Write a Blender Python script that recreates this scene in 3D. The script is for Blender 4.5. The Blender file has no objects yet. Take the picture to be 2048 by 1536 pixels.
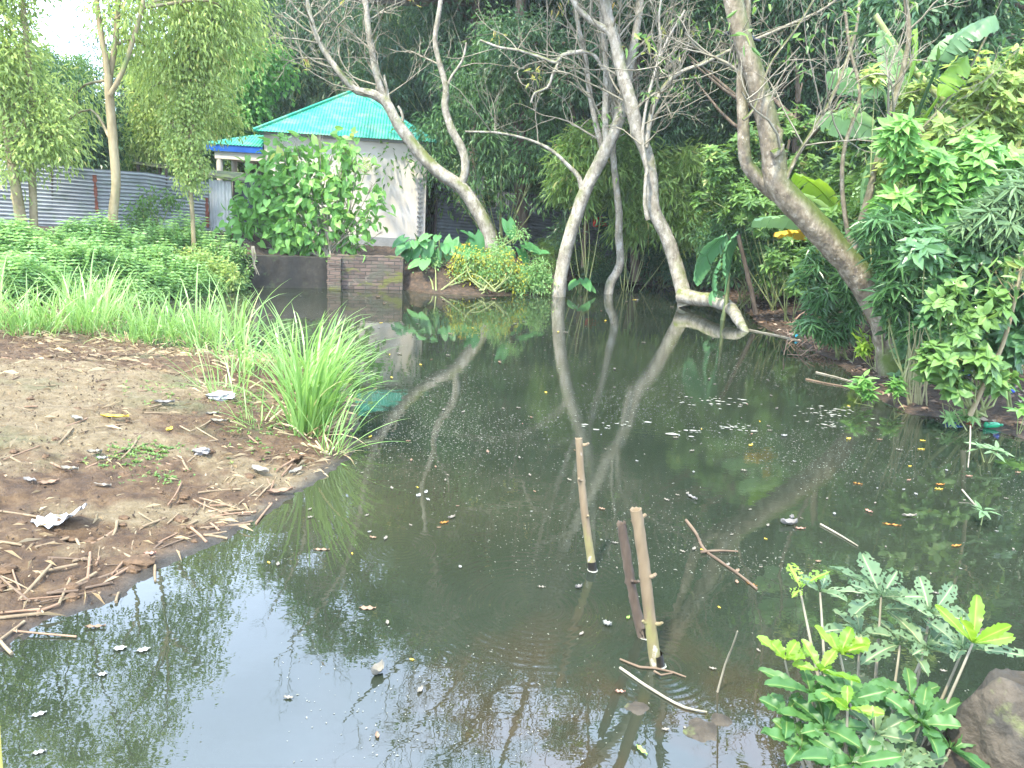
import bpy, math, random
import numpy as np
from math import sin, cos, pi, radians, sqrt, atan2
C = bpy.context.scene.collection
scn = bpy.context.scene

# ------------------------------------------------------------------ camera
FPX, PITCH, ROLL, HCAM = 1520.0, radians(13.5), radians(3.3), 1.9
Fv = np.array([0, cos(PITCH), -sin(PITCH)])
_r0 = np.array([1.0, 0, 0]); _u0 = np.array([0, sin(PITCH), cos(PITCH)])
Rv = cos(ROLL)*_r0 + sin(ROLL)*_u0
Uv = -sin(ROLL)*_r0 + cos(ROLL)*_u0
CAM = np.array([0, 0, HCAM])
from mathutils import Matrix
cd = bpy.data.cameras.new('camera'); cam = bpy.data.objects.new('camera', cd); C.objects.link(cam)
cd.sensor_width = 36; cd.lens = 36*FPX/2048; cd.clip_start = 0.05; cd.clip_end = 500
M = Matrix(((Rv[0], Uv[0], -Fv[0], 0), (Rv[1], Uv[1], -Fv[1], 0), (Rv[2], Uv[2], -Fv[2], HCAM), (0, 0, 0, 1)))
cam.matrix_world = M
scn.camera = cam

# ------------------------------------------------------------------ sky, sun, exposure
SUN_EL, SUN_AZ = radians(58), radians(215)     # azimuth clockwise from +Y: behind the camera, to the left
w = bpy.data.worlds.new('World'); scn.world = w; w.use_nodes = True
nt = w.node_tree; nt.nodes.clear()
out = nt.nodes.new('ShaderNodeOutputWorld'); bg = nt.nodes.new('ShaderNodeBackground')
sky = nt.nodes.new('ShaderNodeTexSky'); sky.sky_type = 'NISHITA'; sky.sun_disc = False
sky.sun_elevation = SUN_EL; sky.sun_rotation = SUN_AZ
sky.air_density = 1.0; sky.dust_density = 2.5; sky.ozone_density = 1.0
tc = nt.nodes.new('ShaderNodeTexCoord'); nz = nt.nodes.new('ShaderNodeTexNoise')
nz.inputs['Scale'].default_value = 1.7; nz.inputs['Detail'].default_value = 7; nz.inputs['Roughness'].default_value = .55
mp = nt.nodes.new('ShaderNodeMapping'); mp.inputs['Scale'].default_value = (1, 1, 2.6)
rp = nt.nodes.new('ShaderNodeMapRange'); rp.inputs[1].default_value = .38; rp.inputs[2].default_value = .72
rp.inputs[3].default_value = .62; rp.inputs[4].default_value = 1.0
mx = nt.nodes.new('ShaderNodeMix'); mx.data_type = 'RGBA'
mx.inputs['B'].default_value = (14.0, 17.2, 23.0, 1)          # thin bright cloud veil
nt.links.new(tc.outputs['Generated'], mp.inputs['Vector']); nt.links.new(mp.outputs[0], nz.inputs['Vector'])
nt.links.new(nz.outputs['Fac'], rp.inputs[0]); nt.links.new(rp.outputs[0], mx.inputs['Factor'])
nt.links.new(sky.outputs[0], mx.inputs['A']); nt.links.new(mx.outputs['Result'], bg.inputs['Color'])
bg.inputs['Strength'].default_value = 0.14
nt.links.new(bg.outputs[0], out.inputs['Surface'])
sl = bpy.data.lights.new('sun', 'SUN'); sl.energy = 4.4; sl.angle = radians(3.0); sl.color = (1, .91, .74)
so = bpy.data.objects.new('sun', sl); C.objects.link(so)
so.rotation_euler = (radians(90)-SUN_EL, 0, -SUN_AZ + pi)
so.rotation_euler = (pi/2 - SUN_EL, 0, pi - SUN_AZ)
so.location = (-10, -10, 20)
scn.view_settings.view_transform = 'Standard'; scn.view_settings.look = 'None'
scn.view_settings.exposure = 1.42; scn.view_settings.gamma = 1
scn.cycles.max_bounces = 8; scn.cycles.transparent_max_bounces = 8

# ------------------------------------------------------------------ helpers
def ray(x, y): return Fv + Rv*(x-1024)/FPX - Uv*(y-768)/FPX
def onz(x, y, z=0.0):
    d = ray(x, y); return CAM + d*(z-HCAM)/d[2]
def at(x, y, Y):
    d = ray(x, y); return CAM + d*Y/d[1]
def proj(P):
    v = np.asarray(P, float)-CAM; ww = v@Fv
    return 1024+FPX*(v@Rv)/ww, 768-FPX*(v@Uv)/ww
def RL(px, py, Y_):  # the point whose mirror image in the pond stands at a pixel
    d = ray(px, py); h_ = CAM+d*(-HCAM/d[2]); return h_+d*[1, 1, -1]*(Y_-h_[1])/d[1]
def RLS(lst, Y_): return [(RL(a, b, Y_), c/FPX*Y_*1.15) for a, b, c in lst]
def nrm(a):
    a = np.asarray(a, float); return a/np.maximum(np.linalg.norm(a, axis=-1, keepdims=True), 1e-9)
def RNG(s): return np.random.default_rng(s)

class MB:
    """collects vertices and faces for ONE mesh"""
    def __init__(s): s.v = []; s.n = 0; s.idx = []; s.tot = []; s.a = []; s.mi = []
    def add(s, v, faces, val=0.5, mi=0):
        v = np.asarray(v, float).reshape(-1, 3); f = np.asarray(faces, int)
        s.v.append(v); s.idx.append((f+s.n).ravel()); s.tot.append(np.full(len(f), f.shape[1]))
        s.mi.append(np.full(len(f), mi))
        s.a.append(np.broadcast_to(np.asarray(val, float), (len(v),)).copy()); s.n += len(v)
        return s
    def box(s, lo, hi, T=None, val=.5, mi=0):
        x0, y0, z0 = lo; x1, y1, z1 = hi
        v = np.array([[x0,y0,z0],[x1,y0,z0],[x1,y1,z0],[x0,y1,z0],[x0,y0,z1],[x1,y0,z1],[x1,y1,z1],[x0,y1,z1]], float)
        if T is not None: v = T(v)
        return s.add(v, [[0,3,2,1],[4,5,6,7],[0,1,5,4],[1,2,6,5],[2,3,7,6],[3,0,4,7]], val, mi)
    def build(s, name, mat, parent=None, smooth=False, off=None):
        v = np.concatenate(s.v); idx = np.concatenate(s.idx); tot = np.concatenate(s.tot)
        me = bpy.data.meshes.new(name)
        o = np.zeros(3)
        if parent is not None and off is None:
            q = parent
            while q is not None: o = o+np.array(q.location); q = q.parent
        if off is not None: o = np.array(off)
        v = v-o
        me.vertices.add(len(v)); me.vertices.foreach_set('co', v.ravel().astype(np.float32))
        me.loops.add(len(idx)); me.loops.foreach_set('vertex_index', idx.astype(np.int32))
        me.polygons.add(len(tot)); st = np.concatenate([[0], np.cumsum(tot)[:-1]])
        me.polygons.foreach_set('loop_start', st.astype(np.int32))
        for m in (mat if isinstance(mat, (list, tuple)) else [mat]): me.materials.append(m)
        me.polygons.foreach_set('material_index', np.concatenate(s.mi).astype(np.int32))
        me.update(calc_edges=True)
        me.polygons.foreach_set('use_smooth', np.full(len(tot), bool(smooth)))
        at_ = me.attributes.new('v', 'FLOAT', 'POINT'); at_.data.foreach_set('value', np.concatenate(s.a).astype(np.float32))
        ob = bpy.data.objects.new(name, me); C.objects.link(ob)
        if parent is not None: ob.parent = parent
        elif off is not None: ob.location = off
        return ob
def tag(o, label=None, cat=None, group=None, kind=None):
    if label: o['label'] = label
    if cat: o['category'] = cat
    if group: o['group'] = group
    if kind: o['kind'] = kind
    return o
def thing(name, label, cat, loc, group=None):
    o = bpy.data.objects.new(name, None); C.objects.link(o); o.location = tuple(loc); o.empty_display_size = .1
    return tag(o, label, cat, group)
def dup(root, loc, rotz=0, scale=1, label=None, group=None):
    r = root.copy(); C.objects.link(r); r.location = tuple(loc); r.rotation_euler = (0, 0, rotz)
    r.scale = scale if isinstance(scale, (tuple, list)) else (scale,)*3
    if label: r['label'] = label
    if group: r['group'] = group
    for ch in list(root.children):
        c = ch.copy(); C.objects.link(c); c.parent = r
        for g in list(ch.children):
            d = g.copy(); C.objects.link(d); d.parent = c
    return r

def smoothline(pts, rad, step):
    pts = np.asarray(pts, float); rad = np.asarray(rad, float)
    n = len(pts)
    if n == 2: 
        k = max(2, int(np.linalg.norm(pts[1]-pts[0])/step)); t = np.linspace(0, 1, k+1)[:, None]
        return pts[0]*(1-t)+pts[1]*t, rad[0]*(1-t[:, 0])+rad[1]*t[:, 0]
    P = np.vstack([2*pts[0]-pts[1], pts, 2*pts[-1]-pts[-2]]); outp = []; outr = []
    for i in range(n-1):
        a, b, c, d = P[i:i+4]; k = max(1, int(round(np.linalg.norm(c-b)/step)))
        for j in range(k):
            t = j/k
            outp.append(.5*((2*b)+(-a+c)*t+(2*a-5*b+4*c-d)*t*t+(-a+3*b-3*c+d)*t**3)); outr.append(rad[i]*(1-t)+rad[i+1]*t)
    outp.append(pts[-1]); outr.append(rad[-1])
    return np.array(outp), np.array(outr)
def tube(mb, pts, rad, sides=8, step=.15, rough=0, rng=None, val=.5, cap=True, mi=0):
    rad = np.broadcast_to(np.asarray(rad, float), (len(pts),)) if np.ndim(rad) == 0 else rad
    p, r = smoothline(pts, rad, step)
    T = np.gradient(p, axis=0); T = nrm(T); n = len(p)
    u = np.cross(T[0], [0.3, 1, .2]); u = u/np.linalg.norm(u); V = np.zeros((n, sides, 3)); an = np.linspace(0, 2*pi, sides, endpoint=False)
    if rough:
        nzv = rng.normal(0, 1, (n, sides)); nzv = (nzv+np.roll(nzv, 1, 0)+np.roll(nzv, 1, 1))/1.7
    for i in range(n):
        u = u-T[i]*(u@T[i]); u = u/np.linalg.norm(u); b = np.cross(T[i], u)
        rr = r[i]*(1+(rough*nzv[i] if rough else 0)*np.ones(sides))
        V[i] = p[i]+rr[:, None]*(np.cos(an)[:, None]*u+np.sin(an)[:, None]*b)
    i0 = (np.arange(n-1)[:, None]*sides+np.arange(sides)[None, :]); i1 = (np.arange(n-1)[:, None]*sides+(np.arange(sides)+1)[None, :] % sides)
    F = np.stack([i0, i1, i1+sides, i0+sides], -1).reshape(-1, 4)
    mb.add(V.reshape(-1, 3), F, val, mi)
    if cap:
        base = V.reshape(-1, 3)
        for k, cen in ((0, p[0]), (n-1, p[-1])):
            ring = base[k*sides:(k+1)*sides]
            vv = np.vstack([ring, cen]); ff = [[j, (j+1) % sides, sides] if k else [(j+1) % sides, j, sides] for j in range(sides)]
            mb.add(vv, ff, val, mi)
    return p, r

# leaf templates: verts (across, along, up), tris
TL = {
 'dia': (np.array([[0,0,0],[-.5,.42,.10],[0,1,-.12],[.5,.42,.10]]), np.array([[0,2,1],[0,3,2]])),
 'oval': (np.array([[0,0,0],[-.4,.28,.07],[-.48,.6,.05],[0,1,-.14],[.48,.6,.05],[.4,.28,.07],[0,.3,.0],[0,.62,-.01]]),
          np.array([[0,6,1],[1,6,7],[1,7,2],[2,7,3],[0,5,6],[5,4,7],[5,7,6],[4,3,7]])),
 'heart': (np.array([[0,0,0],[-.3,-.16,.05],[-.54,.12,.09],[-.42,.55,.05],[0,1,-.16],[.42,.55,.05],[.54,.12,.09],[.3,-.16,.05],[0,.35,-.02]]),
          np.array([[0,8,1],[1,8,2],[2,8,3],[3,8,4],[4,8,5],[5,8,6],[6,8,7],[7,8,0]])),
 'lance': (np.array([[0,0,0],[-.5,.25,.04],[-.4,.6,-.02],[0,1,-.16],[.4,.6,-.02],[.5,.25,.04]]), np.array([[0,2,1],[0,3,2],[0,4,3],[0,5,4]])),
}
def leaves(mb, P, D, N, L, W, kind='dia', rng=None, val=None, mi=0):
    P = np.asarray(P, float); D = nrm(D); X = nrm(np.cross(D, N)); Z = np.cross(X, D); n = len(P)
    T, Fc = TL[kind]; k = len(T)
    L = np.broadcast_to(np.asarray(L, float), (n,))[:, None, None]; W = np.broadcast_to(np.asarray(W, float), (n,))[:, None, None]
    V = P[:, None, :]+T[None, :, 0:1]*W*X[:, None, :]+T[None, :, 1:2]*L*D[:, None, :]+T[None, :, 2:3]*L*Z[:, None, :]
    FF = (Fc[None]+(np.arange(n)*k)[:, None, None]).reshape(-1, 3)
    if val is None: val = rng.random(n)
    mb.add(V.reshape(-1, 3), FF, np.repeat(val, k), mi)
def sph(rng, n): return nrm(rng.normal(size=(n, 3)))
def clumps(mb, rng, lobes, ncl, per, cr, L, W, kind='dia', droop=.5, shell=.5, up=.9, flat=1.0, mi=0, minz=None):
    """leaf clumps spread through a set of ellipsoid lobes [(centre, radii)]"""
    c = np.array([l[0] for l in lobes], float); r = np.array([np.ones(3)*l[1] if np.ndim(l[1]) == 0 else l[1] for l in lobes], float)
    wt = np.prod(r, 1)**.75; li = rng.choice(len(lobes), ncl, p=wt/wt.sum())
    d = sph(rng, ncl); rad = shell+(1-shell)*rng.random(ncl)**.7
    cc = c[li]+d*r[li]*rad[:, None]
    if minz is not None: cc = cc[cc[:, 2] > minz]; d = d[:len(cc)]; ncl = len(cc)
    cv = rng.random(ncl)
    rep = np.repeat(np.arange(ncl), per); n = len(rep)
    off = rng.normal(size=(n, 3))*[1, 1, flat]; P = cc[rep]+off*cr
    D = nrm(off)*.7+d[rep]*.35+np.array([0, 0, -droop])+rng.normal(size=(n, 3))*.35
    N = np.array([0, 0, up])+rng.normal(size=(n, 3))*.55+d[rep]*.3
    LL = L*(.65+.6*rng.random(n)); WW = W*(.7+.5*rng.random(n))
    leaves(mb, P, D, N, LL, WW, kind, rng, val=np.clip(.55*cv[rep]+.45*rng.random(n), 0, 1), mi=mi)
    return cc
def blade(mb, p, dirh, length, width, lean, bend, val=.5, seg=6, mi=0):
    """curved grass blade"""
    t = np.linspace(0, 1, seg+1); d = np.array([cos(dirh), sin(dirh), 0]); side = np.array([-d[1], d[0], 0])
    ang = lean+bend*t**1.6; ds = length/seg
    pos = [np.array(p, float)]
    for i in range(seg): pos.append(pos[-1]+ds*(d*sin(ang[i+1])+np.array([0, 0, cos(ang[i+1])])))
    pos = np.array(pos); wd = width*np.minimum(1, .45+2.2*t)*(1-t**3)**.9
    L_ = pos-side*wd[:, None]/2; R_ = pos+side*wd[:, None]/2
    dn = np.array([[-d[0]*cos(a), -d[1]*cos(a), sin(a)] for a in ang])*wd[:, None]*.22
    V = np.stack([L_, pos-dn, R_], 1).reshape(-1, 3)
    F = []
    for i in range(seg):
        a = i*3; F += [[a, a+1, a+4, a+3], [a+1, a+2, a+5, a+4]]
    mb.add(V, F, val, mi)

# ------------------------------------------------------------------ materials
def newmat(name):
    m = bpy.data.materials.new(name); m.use_nodes = True; n = m.node_tree; n.nodes.clear()
    o = n.nodes.new('ShaderNodeOutputMaterial'); return m, n, o
def leafmat(name, c1, c2, c3=None, trans=.35, rough=.42, spec=.35):
    m, n, o = newmat(name)
    a = n.nodes.new('ShaderNodeAttribute'); a.attribute_name = 'v'
    r = n.nodes.new('ShaderNodeValToRGB'); e = r.color_ramp.elements
    e[0].position = 0; e[0].color = (*c1, 1); e[1].position = .85 if c3 else 1; e[1].color = (*c2, 1)
    if c3: q = e.new(.97); q.color = (*c3, 1)
    n.links.new(a.outputs['Fac'], r.inputs[0])
    p = n.nodes.new('ShaderNodeBsdfPrincipled'); p.inputs['Roughness'].default_value = rough
    p.inputs['Specular IOR Level'].default_value = spec
    t = n.nodes.new('ShaderNodeBsdfTranslucent'); hs = n.nodes.new('ShaderNodeHueSaturation')
    hs.inputs['Hue'].default_value = .485; hs.inputs['Saturation'].default_value = 1.1; hs.inputs['Value'].default_value = 1.5
    x = n.nodes.new('ShaderNodeMixShader'); x.inputs[0].default_value = trans
    n.links.new(r.outputs[0], p.inputs['Base Color']); n.links.new(r.outputs[0], hs.inputs['Color']); n.links.new(hs.outputs[0], t.inputs['Color'])
    n.links.new(p.outputs[0], x.inputs[1]); n.links.new(t.outputs[0], x.inputs[2]); n.links.new(x.outputs[0], o.inputs['Surface'])
    return m
def noisemat(name, stops, scale=4, detail=8, rough=.85, bump=.3, bscale=None, spec=.3, metallic=0, stretch=(1, 1, 1), coord='Object', layers=(), bdist=.02):
    """stops: colour ramp over noise; layers: (colour, scale, lo, hi, stretch[, 'up']) blotches laid over it"""
    m, n, o = newmat(name); L = n.links
    t = n.nodes.new('ShaderNodeTexCoord'); mpn = n.nodes.new('ShaderNodeMapping'); mpn.inputs['Scale'].default_value = stretch
    L.new(t.outputs[coord], mpn.inputs['Vector'])
    z = n.nodes.new('ShaderNodeTexNoise'); z.inputs['Scale'].default_value = scale; z.inputs['Detail'].default_value = detail; z.inputs['Roughness'].default_value = .62
    L.new(mpn.outputs[0], z.inputs['Vector'])
    r = n.nodes.new('ShaderNodeValToRGB'); e = r.color_ramp.elements
    e[0].position = stops[0][0]; e[0].color = (*stops[0][1], 1); e[1].position = stops[-1][0]; e[1].color = (*stops[-1][1], 1)
    for s in stops[1:-1]: q = e.new(s[0]); q.color = (*s[1], 1)
    L.new(z.outputs['Fac'], r.inputs[0]); col = r.outputs[0]
    for ly in layers:
        mq = n.nodes.new('ShaderNodeMapping'); mq.inputs['Scale'].default_value = ly[4]; mq.inputs['Location'].default_value = (ly[1]*1.7, 3.1, 5.2)
        L.new(t.outputs[coord], mq.inputs['Vector'])
        y = n.nodes.new('ShaderNodeTexNoise'); y.inputs['Scale'].default_value = ly[1]; y.inputs['Detail'].default_value = 6; y.inputs['Roughness'].default_value = .65
        L.new(mq.outputs[0], y.inputs['Vector'])
        mr = n.nodes.new('ShaderNodeMapRange'); mr.inputs[1].default_value = ly[2]; mr.inputs[2].default_value = ly[3]
        L.new(y.outputs['Fac'], mr.inputs[0]); fac = mr.outputs[0]
        if len(ly) > 5 and ly[5] == 'up':
            g = n.nodes.new('ShaderNodeNewGeometry'); sx = n.nodes.new('ShaderNodeSeparateXYZ'); L.new(g.outputs['Normal'], sx.inputs[0])
            m2 = n.nodes.new('ShaderNodeMapRange'); m2.inputs[1].default_value = -.1; m2.inputs[2].default_value = .45; L.new(sx.outputs[2], m2.inputs[0])
            mm = n.nodes.new('ShaderNodeMath'); mm.operation = 'MULTIPLY'; L.new(fac, mm.inputs[0]); L.new(m2.outputs[0], mm.inputs[1]); fac = mm.outputs[0]
        mxn = n.nodes.new('ShaderNodeMix'); mxn.data_type = 'RGBA'; mxn.inputs['B'].default_value = (*ly[0], 1)
        L.new(fac, mxn.inputs['Factor']); L.new(col, mxn.inputs['A']); col = mxn.outputs['Result']
    p = n.nodes.new('ShaderNodeBsdfPrincipled'); p.inputs['Roughness'].default_value = rough; p.inputs['Metallic'].default_value = metallic
    p.inputs['Specular IOR Level'].default_value = spec
    L.new(col, p.inputs['Base Color'])
    if bump:
        b = n.nodes.new('ShaderNodeBump'); b.inputs['Strength'].default_value = bump; b.inputs['Distance'].default_value = bdist
        zz = n.nodes.new('ShaderNodeTexNoise'); zz.inputs['Scale'].default_value = bscale or scale*3; zz.inputs['Detail'].default_value = 6
        L.new(mpn.outputs[0], zz.inputs['Vector']); L.new(zz.outputs['Fac'], b.inputs['Height']); L.new(b.outputs[0], p.inputs['Normal'])
    L.new(p.outputs[0], o.inputs['Surface'])
    return m

G = {}
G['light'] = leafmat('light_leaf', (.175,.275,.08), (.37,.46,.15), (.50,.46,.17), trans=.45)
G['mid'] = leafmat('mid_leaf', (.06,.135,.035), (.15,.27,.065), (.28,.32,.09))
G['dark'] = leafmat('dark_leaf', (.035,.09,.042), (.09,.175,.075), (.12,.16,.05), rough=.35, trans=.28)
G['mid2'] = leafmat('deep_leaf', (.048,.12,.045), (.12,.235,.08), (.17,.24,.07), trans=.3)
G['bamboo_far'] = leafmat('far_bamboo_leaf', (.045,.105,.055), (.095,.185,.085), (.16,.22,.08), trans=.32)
G['bamboo'] = leafmat('bamboo_leaf', (.10,.20,.05), (.25,.37,.10), (.42,.36,.13), trans=.38)
G['teal'] = leafmat('blue_green_leaf', (.045,.12,.04), (.11,.23,.08), trans=.32, rough=.3, spec=.5)
G['heart'] = leafmat('heart_leaf', (.09,.23,.055), (.22,.42,.11), (.38,.42,.12), trans=.4)
G['taro'] = leafmat('taro_leaf', (.05,.165,.05), (.11,.27,.085), trans=.25, rough=.4)
G['yellow'] = leafmat('yellow_leaf', (.22,.30,.05), (.50,.44,.06), (.62,.32,.10), trans=.35)
G['weed'] = leafmat('weed_leaf', (.13,.265,.09), (.275,.44,.165), (.40,.44,.18), trans=.42)
G['grass'] = leafmat('grass_blade', (.10,.22,.04), (.30,.47,.16), (.55,.50,.26), trans=.38, rough=.3, spec=.6)
G['drygrass'] = leafmat('dry_straw', (.26,.19,.10), (.50,.40,.24), trans=.1, rough=.7)
G['bright'] = leafmat('bright_leaf', (.15,.30,.04), (.30,.43,.07), trans=.45)
G['grey'] = leafmat('grey_green_leaf', (.10,.18,.08), (.17,.26,.12), trans=.25, rough=.5)
G['banana'] = leafmat('banana_leaf', (.16,.30,.12), (.27,.42,.19), trans=.38, rough=.35)
G['bananay'] = leafmat('yellowed_banana_leaf', (.42,.34,.05), (.60,.42,.06), trans=.3)
G['fan'] = leafmat('broad_fan_leaf', (.07,.19,.08), (.13,.29,.12), trans=.25, rough=.35)
G['autumn'] = leafmat('young_tip_leaf', (.22,.30,.07), (.48,.40,.12), (.5,.25,.12), trans=.4)

BARK = noisemat('pale_lichen_bark', [(.3,(.13,.115,.085)),(.48,(.25,.225,.175)),(.62,(.36,.335,.28))], scale=9, bump=.5, bscale=22, stretch=(1,1,.6), bdist=.03,
    layers=[((.15,.12,.09), 16, .56, .68, (1,1,.7)), ((.46,.44,.38), 22, .60, .70, (1,1,1)), ((.12,.14,.04), 3.2, .46, .62, (1,1,1), 'up')])
BARKM = noisemat('mossy_bark', [(.3,(.08,.063,.042)),(.5,(.18,.148,.10)),(.66,(.30,.262,.195))], scale=11, bump=.6, bscale=26, stretch=(1,1,.6), bdist=.03,
    layers=[((.11,.09,.07), 14, .54, .66, (1,1,.7)), ((.40,.37,.30), 19, .60, .70, (1,1,1)), ((.06,.085,.015), 1.9, .28, .46, (1,1,1), 'up')])
BARKT = noisemat('tan_bark', [(.3,(0.136,0.106,0.0553)),(.5,(0.246,0.2,0.111)),(.68,(0.34,0.289,0.178))], scale=5, bump=.4, bscale=20, stretch=(1,1,.35),
    layers=[((.12,.16,.05), 2.5, .52, .68, (1,1,.5))])
BARKB = noisemat('brown_bark', [(.3,(.055,.042,.03)),(.5,(.12,.09,.062)),(.68,(.20,.16,.115))], scale=7, bump=.7, bscale=14, stretch=(1,1,.2), bdist=.05)
STEM = noisemat('green_stem', [(.3,(.12,.15,.05)),(.7,(.30,.33,.14))], scale=6, bump=0)
TWIG = noisemat('grey_twig', [(.3,(0.145,0.128,0.085)),(.7,(0.289,0.264,0.196))], scale=6, bump=0)
CULM = noisemat('bamboo_culm', [(.3,(.13,.17,.06)),(.7,(.30,.33,.14))], scale=3, bump=0, rough=.5)


# ------------------------------------------------------------------ ground and water
from mathutils import noise as mn, Vector
WL = [(-400,1640),(-150,1420),(0,1318),(90,1255),(250,1205),(330,1135),(440,1085),(520,1038),(600,988),(660,948),(700,915),(722,860),(708,800),(676,745),
      (560,712),(430,702),(330,695),(240,676),(190,655),(225,628),(300,607),(400,590),(500,574),(660,575),(805,578),(860,588),(930,592),(1010,592),(1100,578),
      (1130,558),(1200,550),(1290,558),(1345,578),(1400,590),(1480,612),(1525,655),(1600,688),(1690,738),(1745,795),(1820,828),(1900,838),(2048,878),(2300,930)]
POLY = np.array([onz(*p)[:2] for p in WL]+[[8.0, -1.0], [-2.5, -1.0]])
def sdist(xy):
    xy = np.asarray(xy, float); d = np.full(len(xy), 1e9); ins = np.zeros(len(xy), bool); n = len(POLY)
    for i in range(n):
        a = POLY[i]; b = POLY[(i+1) % n]; e = b-a; q = xy-a
        t = np.clip((q@e)/(e@e), 0, 1); dd = np.linalg.norm(q-t[:, None]*e, axis=1); d = np.minimum(d, dd)
        c = (a[1] > xy[:, 1]) != (b[1] > xy[:, 1])
        with np.errstate(all='ignore'): xi = a[0]+(xy[:, 1]-a[1])*(b[0]-a[0])/(b[1]-a[1])
        ins ^= c & (xy[:, 0] < xi)
    return np.where(ins, -d, d)
def sstep(x, a, b):
    t = np.clip((x-a)/(b-a), 0, 1); return t*t*(3-2*t)
def ground_h(xy):
    xy = np.asarray(xy, float).reshape(-1, 2); x, y = xy[:, 0], xy[:, 1]; s = sdist(xy)
    far = sstep(y, 10.0, 13.2)*(1-sstep(x, 2.6, 4.2)); right = sstep(x, 2.5, 4.5); hf = .88-.30*sstep(x, -5.6, -5.0)*(1-sstep(x, 0, 2))
    hmax = .24*(1-far)*(1-right)+hf*far+.42*right*(1-far)+.35*sstep(y, 15, 24)*right
    wid = 2.6*(1-far)*(1-right)+(far)*(.35+2.2*sstep(-x, 5.2, 6.2)+1.7*sstep(x, -2.3, -1.2))+2.2*right*(1-far)
    h = hmax*sstep(s, -.25*0, wid)**.8
    h = np.where(s > 0, h+.012*np.minimum(s*8, 1), -.45*sstep(-s, 0, .9)-.01)
    return h
def gz(x, y): return float(ground_h([[x, y]])[0])
def axis(segs):
    a = []
    for lo, hi, st in segs: a += list(np.arange(lo, hi-1e-6, st))
    return np.array(a+[segs[-1][1]])
gx = axis([(-120,-30,10),(-30,-8,.5),(-8,-.9,.035),(-.9,8,.12),(8,30,1),(30,120,10)])
gy = axis([(-60,-4,8),(-4,1.6,.4),(1.6,10,.035),(10,24,.12),(24,50,1),(50,160,11)])
X, Y = np.meshgrid(gx, gy); XY = np.stack([X.ravel(), Y.ravel()], 1); Z = ground_h(XY); S = sdist(XY)
near = (XY[:, 0] > -9) & (XY[:, 0] < 9) & (XY[:, 1] > 1) & (XY[:, 1] < 24) & (S > -.3)
amp = np.zeros(len(XY))
for i in np.where(near)[0]:
    x, y = XY[i]; v = Vector((x, y, 0))
    mud = y < 10 and x < 0
    a = mn.fractal(v*2.3, .7, 2.1, 4)*(.03 if mud else .05)
    if mud: a += max(0, mn.fractal(v*13, .8, 2.0, 4))*.034-max(0, mn.noise(v*4.2)-.35)*.08
    amp[i] = a*min(1, max(.12, S[i]*2.2+.25))
Z = Z+amp
# sandy / wet patches of the bank
def blob(px, py, rx, ry, ang=0):
    c = onz(px, py, .1)[:2]; q = XY-c; ca, sa = cos(ang), sin(ang)
    u = (q[:, 0]*ca+q[:, 1]*sa)/rx; v = (-q[:, 0]*sa+q[:, 1]*ca)/ry; return np.exp(-(u*u+v*v))
sand = blob(60,800,1.5,.9)+.9*blob(-150,900,1.3,.6)+blob(330,1010,.65,.16,.35)+.9*blob(560,935,.42,.22,.3)+.7*blob(250,900,.9,.15)+.5*blob(180,1080,.5,.12,.4)+.6*blob(350,780,1.2,.3)
wet = np.exp(-np.maximum(S, 0)/.16)
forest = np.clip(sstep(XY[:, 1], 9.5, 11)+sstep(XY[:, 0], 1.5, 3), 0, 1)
mb = MB(); ny, nx = X.shape
idx = (np.arange(ny-1)[:, None]*nx+np.arange(nx-1)[None, :]).ravel()
mb.add(np.column_stack([XY, Z]), np.stack([idx, idx+1, idx+nx+1, idx+nx], 1), np.clip(sand, 0, 1))
m, n, o = newmat('earth'); L = n.links
def attr(nm):
    a = n.nodes.new('ShaderNodeAttribute'); a.attribute_name = nm; return a.outputs['Fac']
def NZ(s, d=6, r=.6, vec=None, st=(1,1,1)):
    t = n.nodes.new('ShaderNodeTexCoord'); q = n.nodes.new('ShaderNodeMapping'); q.inputs['Scale'].default_value = st; L.new(t.outputs['Object'], q.inputs[0])
    z = n.nodes.new('ShaderNodeTexNoise'); z.inputs['Scale'].default_value = s; z.inputs['Detail'].default_value = d; z.inputs['Roughness'].default_value = r
    L.new(q.outputs[0], z.inputs['Vector']); return z.outputs['Fac']
def RAMP(f, st):
    r = n.nodes.new('ShaderNodeValToRGB'); e = r.color_ramp.elements; e[0].position = st[0][0]; e[0].color = (*st[0][1], 1); e[1].position = st[-1][0]; e[1].color = (*st[-1][1], 1)
    for s in st[1:-1]: q = e.new(s[0]); q.color = (*s[1], 1)
    L.new(f, r.inputs[0]); return r.outputs[0]
def MIX(f, a, b):
    x = n.nodes.new('ShaderNodeMix'); x.data_type = 'RGBA'
    if isinstance(f, (int, float)): x.inputs['Factor'].default_value = f
    else: L.new(f, x.inputs['Factor'])
    for s, k in ((a, 'A'), (b, 'B')):
        if isinstance(s, tuple): x.inputs[k].default_value = (*s, 1)
        else: L.new(s, x.inputs[k])
    return x.outputs['Result']
def MATH(op, a, b=0.0, c=None):
    x = n.nodes.new('ShaderNodeMath'); x.operation = op
    for i, s in enumerate((a, b) if c is None else (a, b, c)):
        if isinstance(s, (int, float)): x.inputs[i].default_value = s
        else: L.new(s, x.inputs[i])
    return x.outputs[0]
def MR(f, a, b, c=0.0, d=1.0):
    x = n.nodes.new('ShaderNodeMapRange'); L.new(f, x.inputs[0])
    for i, s in enumerate((a, b, c, d)): x.inputs[i+1].default_value = s
    return x.outputs[0]
brown = RAMP(NZ(9, 9, .7), [(.3,(.042,.023,.010)),(.48,(.105,.060,.027)),(.62,(.18,.112,.052)),(.75,(.28,.19,.095))])
sandc = RAMP(NZ(14, 8, .7), [(.3,(.12,.085,.042)),(.5,(.22,.165,.085)),(.7,(.31,.245,.145))])
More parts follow.
